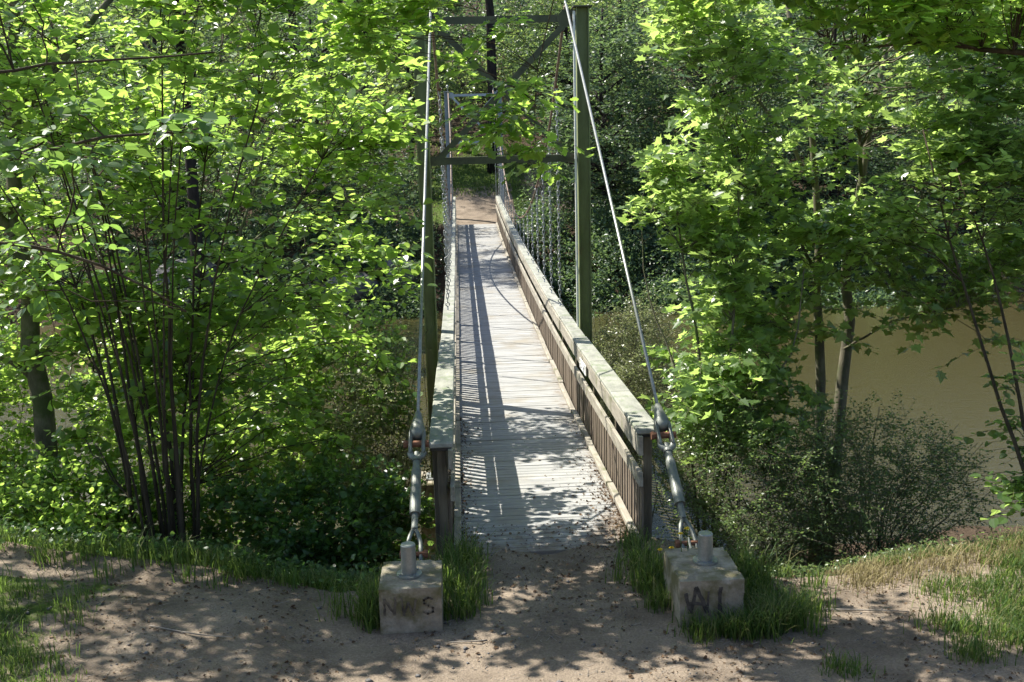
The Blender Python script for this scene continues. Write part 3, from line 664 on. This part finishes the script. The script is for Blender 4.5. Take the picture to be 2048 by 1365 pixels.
# scrub between the hazel and the tower
for k, (c, r, h, lab, mt, sd_) in enumerate([
    ((-1.25, 14.3, -.1), (.85, 1.1, 1.6), 200, 'scrubby grey green shrub with tiny leaves beside the left tower leg', M['pale'], 31),
    ((2.75, 16.6, .0), (.75, 1.0, 1.35), 220, 'pale yellow green shrub with tiny leaves behind the right tower leg', M['pale'], 32),
    ((3.45, 11.6, -.2), (1.3, 1.1, 1.15), 210, 'low dense shrub with tiny leaves behind the right concrete block', M['small'], 33),
    ((4.95, 12.0, -.55), (1.4, 1.2, 1.15), 200, 'sprawling small leaved shrub under the twin trunked maple', M['small'], 34),
    ((-4.7, 11.2, -.1), (1.5, .8, .6), 110, 'low leafy shrub at the foot of the mossy trunk, far left', M['hazel'], 35),
    ((-3.0, 14.6, .5), (2.5, .7, 1.7), 260, 'loose leafy shrub at the water edge behind the hazel stems', M['hazel'], 37),
    ((-6.6, 13.4, .6), (1.5, .7, 1.7), 130, 'loose leafy shrub behind the mossy trunk, at the left edge', M['hazel'], 38),
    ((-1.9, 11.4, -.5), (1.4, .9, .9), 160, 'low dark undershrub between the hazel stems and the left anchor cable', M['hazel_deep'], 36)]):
    b0 = np.array([c[0], c[1], gz(c[0], c[1])-.05]); rr = np.random.default_rng(sd_+100); ls = []
    for q in range(34 if k < 4 else 14):
        e = np.array(c)+rand_unit(rr, 1)[0]*np.array(r)*[1.05, 1.05, .6]+[0, 0, r[2]*.45]; ls.append(([b0+rr.normal(size=3)*[.25, .25, 0], (b0+e)/2+rr.normal(size=3)*.15+(0, 0, .15), e], .009, .003))
    lf, sz, nl = ('small', .042, 12) if k < 4 else ('hazel', .065, 8)
    plant('shrub', lab, 'shrub', b0, ls, [(c, r)], h, 9, nl, lf, mt, sz, M['bark_grey'] if k < 4 else M['bark'], sd_, .42, .1, clear, trunk_name='stems', tilt=.8, up=.5, hub_r=.006, nside=5, flat=.7, group='shrubs on the river bank')
    if k == 3:
        pass
# young sycamore beside the right cable
b0 = (2.95, 12.2, gz(2.95, 12.2)-.1)
plant('sycamore_sapling', 'young sycamore with lobed leaves close beside the right anchor cable', 'tree', b0,
      [([b0, (2.9, 12.3, 1), (2.7, 12.6, 2.6), (2.6, 12.8, 3.9)], .03, .008), ([b0, (3.2, 12.2, 1), (3.3, 12.3, 2.4), (3.4, 12.6, 3.6)], .03, .008), ([b0, (3.3, 12, .6), (3.9, 12, 1.4), (4.1, 12.2, 2.4)], .025, .008), ([b0, (2.7, 12.4, .8), (2.35, 12.9, 2.0), (2.3, 13.2, 3.0)], .02, .006)],
      [((2.85, 12.5, 2.8), (.95, .7, 1.2)), ((3.1, 12.3, .9), (.9, .8, .8)), ((2.75, 12.9, .9), (.6, .7, .9), .7)], 90, 8, 8, 'maple', M['maple'], .115, M['bark_grey'], 41, .5, .05, clear, tilt=.5, trunk_name='stems')
# twin trunked maple
b0 = (5.1, 14.0, gz(5.1, 14)-.1)
plant('maple_tree', 'maple with two slim grey trunks at the water side, right of the bridge', 'tree', b0,
      [([(4.98, 14, b0[2]), (4.95, 14, .6), (4.92, 14, 1.8), (4.9, 14.1, 3.2), (4.6, 14.1, 4.8), (4.3, 14.2, 6.4)], .085, .03), ([(5.16, 14, b0[2]), (5.3, 14, .6), (5.35, 14.1, 2.0), (5.5, 14.1, 3.4), (5.8, 14.2, 5), (6.1, 14.3, 6.6)], .105, .03),
       ([(4.92, 14, 2.0), (4.3, 13.7, 2.9), (3.6, 13.4, 3.4)], .03, .008), ([(5.4, 14.1, 2.6), (6.2, 13.5, 3.0), (7.0, 13.0, 2.9)], .035, .008), ([(5.5, 14.1, 3.4), (5.1, 13.5, 4.6), (4.7, 13.1, 5.6)], .035, .01), ([(4.9, 14.1, 3.2), (4.1, 14.2, 4.4), (3.2, 14.3, 5.2)], .035, .01),
       ([(4.93, 14, 1.2), (4.4, 13.4, 1.5), (3.9, 13, 1.6)], .02, .006), ([(5.3, 14, 1.0), (5.7, 13.3, 1.5), (6.2, 12.6, 1.8)], .02, .006)],
      [((4.6, 13.4, 3.5), (2.0, .5, 1.1), .9), ((4.9, 11.9, 5.2), (2.7, .5, 1.1), .8), ((6.4, 12.9, 2.4), (1.6, .6, .75), 1.2), ((5.0, 13.9, 2.6), (1.2, .4, .5), .8), ((6.7, 12.0, 4.0), (1.5, .5, 1.2), 1.2), ((3.9, 13.6, 1.9), (.7, .8, .6)), ((4.5, 13.0, 1.9), (.6, .3, .5), .8), ((5.7, 12.8, 1.35), (.5, .3, .45), .9), ((7.0, 12.6, 1.8), (.8, .4, .7), .8), ((3.2, 12.6, 4.9), (.9, .7, 1.0), .8)],
      255, 8, 7, 'maple', M['maple'], .125, M['bark_grey'], 42, .6, .05, clear, nside=10, tilt=.45)
# saplings at the right edge
b0 = (5.95, 9.7, gz(5.95, 9.7)-.1)
plant('elm_sapling', 'leaning sapling with two thin stems at the right edge, in front of the water', 'tree', b0,
      [([b0, (5.75, 10.0, .5), (5.6, 10.6, 1.5), (5.4, 11.2, 2.8), (5.2, 11.6, 4)], .032, .008), ([(5.9, 9.9, .2), (5.85, 10.4, 1.2), (5.8, 11, 2.4), (5.5, 11.4, 3.6)], .028, .008), ([b0, (6.0, 10, .7), (6.3, 10.3, 1.4)], .02, .006)],
      [((6.15, 10.2, .9), (.5, .6, .9), 2.0), ((5.5, 11.3, 3.2), (.8, .6, .8), 1.3), ((5.75, 9.6, .35), (.5, .4, .35), 2)], 48, 7, 8, 'hazel', M['maple'], .09, M['bark'], 43, .42, .2, clear, trunk_name='stems')
# oak reaching over from the right
b0 = (6.6, 7.4, gz(6.6, 7.4)-.1)
plant('oak_tree', 'overhanging oak with lobed sunlit leaves, its branches hanging in front of the near tower', 'tree', b0,
      [([b0, (6.5, 7.5, 2), (6.2, 7.7, 4.5), (5.6, 8, 6.8), (5.2, 8.2, 8.5)], .19, .08), ([(6.1, 7.8, 5), (4.9, 8.6, 5.9), (3.2, 9.0, 6.4), (1.6, 9.0, 6.5), (.5, 9.0, 6.2), (-.1, 9, 5.9)], .07, .010), ([(6.3, 7.6, 3.8), (5.3, 8.6, 4.5), (4.4, 9.4, 4.75), (3.5, 9.9, 4.8)], .05, .010),
       ([(1.2, 9, 6.4), (.95, 9.0, 5.8), (.85, 9.0, 5.2), (.7, 9.0, 4.6), (.66, 9.0, 4.1), (.72, 9.0, 3.6)], .009, .003), ([(.7, 9, 6.25), (.45, 9, 5.6), (.2, 9.05, 5.1)], .008, .003), ([(2.8, 9, 6.4), (2.6, 9.1, 5.7), (2.2, 9.2, 5.2)], .012, .004)],
      [((.45, 9.0, 4.65), (.46, .25, .65), 1.0), ((.7, 9.0, 3.95), (.2, .2, .25), .5), ((.15, 9.0, 5.5), (.7, .3, .35), 1.3), ((-.45, 8.9, 5.1), (.45, .2, .4), 1.8), ((2.4, 9.2, 5.6), (.9, .6, .5), 1.0), ((4.1, 9.1, 5.3), (1.5, .9, .65)), ((1.4, 9.1, 6.1), (1.4, .6, .3), 1.0)],
      225, 6, 7, 'oak', M['oak'], .125, M['bark'], 44, .36, .1, lambda p: (p[:, 2] > 4.3-1.1*((p[:, 0] < 1.2) & (p[:, 1] < 9.4))), nside=10, hub_r=.006)

# ---- far bank
def far_tree(name, label, cat, x, d, h, r, trunk_r, seed, leafm, bark, zc=.62, hubs=130, leaf=.20, kind='ash', group=None, lean=0, leaves=9):
    z0 = gz(x, d)-.2; b0 = np.array([x, d, z0]); rr = np.random.default_rng(seed)
    top = b0+(lean, 0, h); limbs = [([b0, b0+(lean*.2+.1, 0, h*.33), b0+(lean*.6-.1, .1, h*.66), top], trunk_r, trunk_r*.25)]
    for q in range(7):
        a = rr.uniform(0, 6.28); s = b0+(lean*.5, 0, h*rr.uniform(.35, .8)); e = s+np.array([math.cos(a), math.sin(a), .5])*r*.7
        limbs.append(([s, (s+e)/2+(0, 0, .2), e], trunk_r*.3, trunk_r*.08))
    bl = [(b0+(lean*.7, 0, h*zc), (r, r, h*(1-zc)*1.05))]
    if zc < .5: bl.append((b0+(0, 0, h*.25), (r*.9, r*.9, h*.25)))
    return plant(name, label, cat, b0, limbs, bl, hubs, 8, leaves, kind, leafm, leaf, bark, seed, r*.30, .35, None, group, tilt=.6, up=.8, hub_r=.02, nside=8, flat=.6)
FT = 'trees on the far bank'
for a in [
  ('pine_tree', 'tall dark pine trunk rising right behind the far tower', 'tree', 1.95, 58, 21, 3.2, .36, 51, M['needle'], M['bark_dark'], .78, 90, .22, 'ash'),
  ('pine_tree', 'dark pine trunk at the top left above the hazel', 'tree', -9.2, 62, 22, 3.4, .33, 52, M['needle'], M['bark_dark'], .78, 90, .22, 'ash'),
  ('pine_tree', 'leaning dark pine trunk just left of the near tower, on the far slope', 'tree', -5.4, 66, 22, 3.2, .34, 53, M['needle'], M['bark_dark'], .8, 90, .22, 'ash', FT, -1.2),
  ('spruce_tree', 'slim dark spruce trunk on the far slope between the leaning pine and the near tower', 'tree', -3.7, 70, 20, 1.9, .17, 63, M['needle'], M['bark_dark'], .82, 50, .22),
  ('spruce_tree', 'slim dark spruce trunk on the far slope left of the leaning pine', 'tree', -6.9, 67, 19, 1.8, .16, 64, M['needle'], M['bark_dark'], .82, 50, .22),
  ('spruce_tree', 'slim dark spruce trunk high on the far slope right of the near tower', 'tree', 9.6, 62, 19, 1.8, .18, 65, M['needle'], M['bark_dark'], .82, 50, .22),
  ('birch_tree', 'slim pale leaved tree between the two towers on the far slope', 'tree', -2.6, 60, 12, 3.0, .14, 54, M['far_light'], M['bark_dark'], .55),
  ('birch_tree', 'bushy light green tree over the far end of the bridge', 'tree', 6.5, 61, 12, 3.4, .15, 55, M['far_light'], M['bark_dark'], .5),
  ('willow_tree', 'dense blue green tree on the far bank beside the right tower leg', 'tree', 6.6, 47.5, 9.5, 3.3, .2, 56, M['far'], M['bark_dark'], .45, 220),
  ('willow_tree', 'dense blue green tree on the far bank, right of the anchor cable', 'tree', 11.5, 49, 10.5, 3.6, .2, 57, M['far'], M['bark_dark'], .45, 220),
  ('willow_tree', 'broad dark tree on the far bank above the water at right', 'tree', 17, 47, 10, 4.0, .22, 58, M['far'], M['bark_dark'], .45, 200),
  ('willow_tree', 'broad dark tree on the far bank at the right edge', 'tree', 24, 47.5, 11, 4.2, .22, 59, M['far'], M['bark_dark'], .45, 180),
  ('willow_tree', 'dark tree on the far bank seen through the hazel stems', 'tree', -6.2, 47.5, 9.5, 3.3, .2, 60, M['far'], M['bark_dark'], .45, 160),
  ('willow_tree', 'dark tree on the far bank behind the mossy trunk at left', 'tree', -13, 48, 11, 4.0, .22, 61, M['far'], M['bark_dark'], .45, 150),
]: far_tree(*a[:10], *a[10:])
# tall tree up the left bank whose crown stands above the view and dapples the far half of the deck
far_tree('ash_tree', 'very tall ash on the far left bank, hidden behind the hazel', 'tree', -10.4, 41.5, 24, 4.2, .3, 62, M['far_light'], M['bark_dark'], .72, 120, .26)

# mass of woodland behind, and undergrowth along the far bank
def leaf_mass(name, label, seed, n, fx, leafsz, mat):
    rr = np.random.default_rng(seed); x, d, h = fx(rr, n); z = ground(x, d, False)+h
    P = np.stack([x, d, z], 1); mb = MB()
    put_leaves(mb, 'small', P, rand_unit(rr, n)*[1, 1, .5], rr.normal(size=(n, 3))*.7+[0, -.2, .5], leafsz*rr.uniform(.6, 1.3, n), rr)
    return tag(mb.build(name, mat), label, kind='stuff')
def clumpy(rr, n, x0, x1, d0, d1, nclump, r, hmax, keep=None):
    cx = rr.uniform(x0, x1, nclump); cd = rr.uniform(d0, d1, nclump)
    if keep is not None: k_ = keep(cx, cd); cx, cd = cx[k_], cd[k_]
    cr = rr.uniform(.6, 1.3, len(cx))*r; k = rr.integers(0, len(cx), n); u = rand_unit(rr, n); q = (.3+.7*rr.random(n))**(1/3)
    return cx[k]+u[:, 0]*q*cr[k], cd[k]+u[:, 1]*q*cr[k], np.abs(u[:, 2])*q*cr[k]*hmax*rr.uniform(.6, 1.2, len(cx))[k]
off_path = lambda cx, cd: ~((np.abs(cx-.8) < 2.9) & (cd < 64)) & ~((np.abs(cx-4.6) < 1.9) & (cd > 49.5) & (cd < 60))
leaf_mass('undergrowth', 'leafy undergrowth massed along the far river bank', 71, 150000, lambda rr, n: clumpy(rr, n, -32, 34, 41.0, 60, 300, 1.5, 1.5, off_path), .17, M['far'])
leaf_mass('undergrowth', 'dark bushes hanging down the far river bank right of the bridge', 74, 60000, lambda rr, n: clumpy(rr, n, 3.2, 17, 39.3, 46.5, 80, 1.15, 1.4), .16, M['far'])
leaf_mass('undergrowth', 'dark bushes hanging down the far river bank left of the bridge', 75, 34000, lambda rr, n: clumpy(rr, n, -14, -1.8, 39.3, 46.5, 50, 1.15, 1.4), .16, M['far'])
leaf_mass('woodland', 'wooded slope rising behind the far end of the bridge', 72, 170000, lambda rr, n: clumpy(rr, n, -38, 46, 61, 92, 210, 2.6, 2.6, lambda a, b: ~((a > -9) & (a < 5) & (b < 69))), .27, M['far'])
leaf_mass('light_woodland', 'light green foliage of the far wooded slope', 73, 60000, lambda rr, n: clumpy(rr, n, -34, 40, 58, 80, 90, 2.2, 2.4, lambda a, b: ~((a > -8) & (a < 7) & (b < 66))), .24, M['far_light'])

# ------------------------------------------------------------------ grass, litter, small things
def grass_patch(name, label, pts, hgt, seed, wid=.006, mat=None):
    rr = np.random.default_rng(seed); n = len(pts); x, d = pts[:, 0], pts[:, 1]; z = ground(x, d)-.01
    a = rr.uniform(0, 2*np.pi, n); h = hgt*rr.uniform(.3, 1.3, n)*(.6+.8*vnoise(x*2.3+50, d*2.3+50, 4)); b = rr.uniform(.1, 1.1, n)*h; w = wid*rr.uniform(.7, 1.3, n)
    dr = np.stack([np.cos(a), np.sin(a), 0*a], 1); sdv = np.stack([-np.sin(a), np.cos(a), 0*a], 1); P0 = np.stack([x, d, z], 1); zz = np.array([0, 0, 1.])
    m1 = P0+dr*(b*.22)[:, None]+zz*(h*.55)[:, None]; m2 = P0+dr*(b*.62)[:, None]+zz*(h*.88)[:, None]; tip = P0+dr*b[:, None]+zz*(h*.95)[:, None]
    W_ = sdv*w[:, None]
    V = np.stack([P0-W_, P0+W_, m1+W_*.85, m1-W_*.85, m2+W_*.5, m2-W_*.5, tip], 1); off = (np.arange(n)*7)[:, None]
    mb = MB(); v0 = mb.n; mb.add(V.reshape(-1, 3), np.concatenate([off+[[0, 1, 2, 3]], off+[[3, 2, 4, 5]]])); mb.f.append(off+[[5, 4, 6]]); mb.m.append(0)
    return tag(mb.build(name, mat or M['grass']), label, kind='stuff')
def tufts(rr, ctrs, n, r):
    c = np.array(ctrs); k = rr.integers(0, len(c), n); return c[k]+rr.normal(size=(n, 2))*r
rg = np.random.default_rng(81)
xs = rg.uniform(-6.5, -.75, 420); left_edge = np.stack([xs, edge_d(xs)+rg.normal(size=420)*.42+.60], 1); left_edge = left_edge[vnoise(left_edge[:, 0]*1.6+30, left_edge[:, 1]*1.6+30, 6) > .33]
left_edge = left_edge[~((left_edge[:, 0] > -.95) & (left_edge[:, 1] < 8.5))]
grass_patch('grass', 'long green grass along the top of the left bank', tufts(rg, left_edge, 9000, .07), .22, 82, .005)
blk = [(-.12+rg.normal()*.10, rg.uniform(8.0, 9.6)) for _ in range(34)]+[(-.82+rg.normal()*.05, rg.uniform(7.9, 8.6)) for _ in range(18)]+[(1.60+rg.normal()*.08, rg.uniform(8.0, 9.6)) for _ in range(30)]+[(2.26+abs(rg.normal())*.28, rg.uniform(7.5, 9.0)) for _ in range(60)]+[(rg.uniform(1.75, 2.5), 7.6+rg.normal()*.08) for _ in range(30)]
grass_patch('grass', 'tufts of long grass around the concrete blocks', tufts(rg, blk, 6000, .06), .235, 83, .0045)
rp = np.stack([rg.uniform(2.3, 6.2, 420), rg.uniform(6.6, 9.6, 420)], 1); rp = rp[fbm(rp[:, 0]*.9, rp[:, 1]*.9, 3, 17) > -.20+.25*(rp[:, 0] < 3.3)]; rp = rp[np.abs(rp[:, 0]-3.4-.2*(rp[:, 1]-8)) > .35]
grass_patch('grass', 'short grass on the right verge', tufts(rg, rp, 19000, .09), .12, 84, .004)
dg = np.stack([rg.uniform(3.4, 6.4, 160), rg.uniform(8.3, 9.6, 160)], 1)
grass_patch('dry_grass', 'pale dry grass on the right bank edge', tufts(rg, dg, 5000, .10), .13, 88, .0035, M['straw'])
lp = np.stack([rg.uniform(-5, -1.6, 300), rg.uniform(6.3, 8.6, 300)], 1); lp = lp[fbm(lp[:, 0]*.9, lp[:, 1]*.9, 3, 19) > .05-.13*sst(-2.0, -3.2, lp[:, 0])]
grass_patch('grass', 'sparse grass tufts on the left dirt slope', tufts(rg, lp, 4600, .09), .14, 85, .004)
fp = np.stack([rg.normal(size=9000)*3.2+1.5, rg.uniform(48.5, 64, 9000)], 1); fp = fp[~((np.abs(fp[:, 0]-1) < 1.9) & (fp[:, 1] < 53.5)) & (np.abs(fp[:, 0]-5) > .9)]
grass_patch('grass', 'mown looking grass bank beyond the far end of the bridge', fp, .14, 86, .02)
# herbs on the bank edge
rr = np.random.default_rng(87); n = 5200; k = rr.integers(0, len(left_edge), n); q = left_edge[k]+rr.normal(size=(n, 2))*.22+[0, .45]
P = np.stack([q[:, 0], q[:, 1], ground(q[:, 0], q[:, 1])+rr.uniform(.02, .3, n)], 1); mb = MB()
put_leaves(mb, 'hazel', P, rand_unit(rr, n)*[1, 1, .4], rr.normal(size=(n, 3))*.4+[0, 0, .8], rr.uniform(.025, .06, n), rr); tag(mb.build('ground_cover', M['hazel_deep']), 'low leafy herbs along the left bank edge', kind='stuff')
n = 7000; q = np.stack([rr.uniform(2.3, 6.2, n), 9.5+rr.normal(size=n)*.45+rr.uniform(0, .7, n)], 1); q = q[vnoise(q[:, 0]*1.9+5, q[:, 1]*1.9+5, 23) > .5]; n = len(q)
P = np.stack([q[:, 0], q[:, 1], ground(q[:, 0], q[:, 1])+rr.uniform(.01, .2, n)], 1); mb = MB()
put_leaves(mb, 'small', P, rand_unit(rr, n)*[1, 1, .4], rr.normal(size=(n, 3))*.4+[0, 0, .8], rr.uniform(.025, .05, n), rr); tag(mb.build('ground_cover', M['small']), 'low leafy plants along the right bank edge', kind='stuff')
# fallen leaves on deck and dirt
n = 19200; x = np.concatenate([rr.uniform(-5, 6, 16000), XR-np.abs(rr.normal(size=2200))**1.6*.16, XL+np.abs(rr.normal(size=1000))**1.5*.07]); x[:16000] += 0; d = np.concatenate([6.2+4.2*rr.random(16000), 9.0+np.abs(rr.normal(size=2200))*2.0, 9.5+rr.uniform(0, 6, 1000)])
kp = (np.arange(n) >= 16000) | (vnoise(x*1.7+9, d*1.7+9, 41)*.6+vnoise(x*5+9, d*5+9, 42)*.4 > .47); x, d = x[kp], d[kp]; n = len(x); ond = (x > XL) & (x < XR) & (d > D0+.02); z = np.where(ond, deck_z(d)+.008, ground(x, d)+.008); P = np.stack([x, d, z], 1); mb = MB()
put_leaves(mb, 'hazel', P, rand_unit(rr, n)*[1, 1, .15], rr.normal(size=(n, 3))*.3+[0, 0, 1], rr.uniform(.006, .012, n)+.030*rr.random(n)**5, rr, .4, .4); tag(mb.build('leaf_litter', M['litter']), 'brown dead leaves scattered on the path and deck edge', kind='stuff')
# pebbles
n = 2600; x = rr.uniform(-4.5, 6, n); d = rr.uniform(6.2, 9.7, n); r = .004+.012*rr.random(n)**3+.02*(rr.random(n) < .02); P = np.stack([x, d, ground(x, d)+r*.25], 1)
o6 = np.array([[1, 0, 0], [-1, 0, 0], [0, 1, 0], [0, -1, 0], [0, 0, .7], [0, 0, -.7]], float); f8 = np.array([[0, 2, 4], [2, 1, 4], [1, 3, 4], [3, 0, 4], [2, 0, 5], [1, 2, 5], [3, 1, 5], [0, 3, 5]])
ang = rr.uniform(0, 6.28, n); V = o6[None]*r[:, None, None]*rr.uniform(.6, 1.3, (n, 6, 1)); V = np.stack([V[..., 0]*np.cos(ang)[:, None]-V[..., 1]*np.sin(ang)[:, None], V[..., 0]*np.sin(ang)[:, None]+V[..., 1]*np.cos(ang)[:, None], V[..., 2]], -1)+P[:, None]
tag(MB().add(V.reshape(-1, 3), ((np.arange(n)*6)[:, None, None]+f8[None]).reshape(-1, 3)).build('pebbles', M['rock'], smooth=True), 'small stones strewn over the dirt path', kind='stuff')
n = 1500; x = rr.uniform(-4.5, 6, n); d = rr.uniform(6.2, 10.5, n); a = rr.uniform(0, 3.14, n); L = .03+.12*rr.random(n)**2; z0_ = np.where((x > XL) & (x < XR) & (d > D0), deck_z(d)+.012, ground(x, d)+.006); A = np.stack([x, d, z0_], 1); dv_ = np.stack([np.cos(a), np.sin(a), 0*a], 1)*L[:, None]
mb = MB(); twig_tubes(mb, A, A+dv_*.5+rr.normal(size=(n, 3))*[.008, .008, .004], A+dv_, np.full(n, .0025), np.full(n, .0014)); tag(mb.build('twig_litter', M['dead']), 'tiny dry twigs scattered on the dirt', kind='stuff')
# twigs
for pts, r, lab in ([[(.10, 7.62, .02), (.02, 7.58, .05), (-.10, 7.62, .03), (-.2, 7.6, .01)], .008, 'short broken stick lying on the path between the concrete blocks'],
                    [[(-2.6, 7.9, .2), (-2.2, 7.75, .2), (-1.9, 7.72, .15)], .007, 'thin dry stick on the left dirt slope'],
                    [[(2.9, 7.95, .1), (3.3, 7.9, .1), (3.6, 7.82, .12)], .008, 'bent pale stick lying on the right path']):
    pts = [(p[0], p[1], float(ground(p[0], p[1]))+.012+.01*(k % 2)) for k, p in enumerate(pts)]
    o = MB().tube(smooth_path(pts, 9), np.linspace(r, r*.5, len(smooth_path(pts, 9))), 6).build('stick', M['dead'], smooth=True); tag(o, lab, 'stick', 'sticks on the ground')
# dandelions
for k, (x, d, h, lab) in enumerate([(1.70, 8.62, .34, 'dandelion flower leaning left beside the railing end'), (1.80, 8.60, .36, 'upright dandelion flower just right of the railing end'), (1.88, 8.35, .62, 'higher dandelion flower in front of the right shackle'), (1.82, 8.33, .58, 'lower dandelion flower in front of the right shackle')]):
    z = float(ground(x, d)); e = empty('dandelion', (x, d, z)); tag(e, lab, 'flower', 'dandelions by the right block')
    tp = np.array([x-.03, d-.02, z+h]); MB().tube([(x, d, z), (x-.01, d, z+h*.5), tp], .004, 6).build('stem', M['grass'], e, True)
    f = MB(); rr2 = np.random.default_rng(90+k)
    for ring, (R, N, zz) in enumerate(((.027, 18, .0), (.019, 14, .004), (.010, 9, .007))):
        a = np.arange(N)*2*np.pi/N+ring*.2; dv = np.stack([np.cos(a), np.sin(a), np.full(N, .25+.3*ring)], 1)
        put_leaves(f, 'ash', np.repeat((tp+[0, 0, zz])[None], N, 0), dv, np.tile([[0, 0, 1.]], (N, 1)), np.full(N, R), rr2, .1, .1)
    f.build('flower_head', M['yellow'], e)
# stumps and boulders
b0 = (-5.35, 11.4, gz(-5.35, 11.4)); s = MB().lathe((b0[0], b0[1], b0[2]-.2), [(.085, 0), (.07, .4), (.066, .95), (.05, 1.0)], (.03, 0, 1), 12).build('stump', M['bark_grey'], smooth=False)
tag(s, 'thin broken upright stump left of the mossy trunk', 'stump')
def boulder(x, d, r, seed, lab):
    rr = np.random.default_rng(seed); nu, nv = 18, 12; a = np.linspace(0, 2*np.pi, nu, endpoint=False); b_ = np.linspace(-1.5, 1.5, nv); A, B = np.meshgrid(a, b_)
    U = np.stack([np.cos(A)*np.cos(B), np.sin(A)*np.cos(B), np.sin(B)], -1); s = 1+sum(.22*np.sign(1)*np.minimum(0, (.62-(U@rand_unit(rr, 1)[0]))*1.6)*1.0 for _ in range(9)); s = np.clip(s, .45, 1.1)
    V = U*s[..., None]*np.array(r)+[x, d, float(ground(x, d, False))+r[2]*.35]; i = np.arange(nv-1)[:, None]*nu; j = np.arange(nu)[None]; k = (j+1) % nu
    o = MB().add(V.reshape(-1, 3), np.stack([i+j, i+k, i+nu+k, i+nu+j], -1).reshape(-1, 4)).build('boulder', M['rock']); tag(o, lab, 'boulder', 'boulders on the far bank')
boulder(-2.6, 43.5, (1.0, .8, .8), 1, 'grey boulder on the far bank just left of the bridge')
boulder(-4.6, 42.8, (1.2, .9, .8), 2, 'grey boulder on the far bank second from the bridge')
boulder(-11.2, 43, (1.6, 1.2, 1.3), 3, 'large dark boulder on the far bank seen through the hazel')
# pale dead branches at the left edge
e = empty('dead_branch', (-6.6, 12.6, gz(-6.6, 12.6))); tag(e, 'pale bare dead branches at the left edge beside the mossy trunk', 'branch')
db = MB(); rr = np.random.default_rng(95); 
for k in range(12):
    a = np.array([-6.9, 12.8, rr.uniform(.3, 1.2)]); b_ = a+np.array([rr.uniform(.5, 1.6), rr.uniform(-.6, .3), rr.uniform(-.2, .9)]); db.tube(smooth_path([a, (a+b_)/2+rr.normal(size=3)*.12, b_], 8), np.linspace(.02, .004, len(smooth_path([a, (a+b_)/2, b_], 8))), 5)
db.build('branch', M['dead'], e, True)
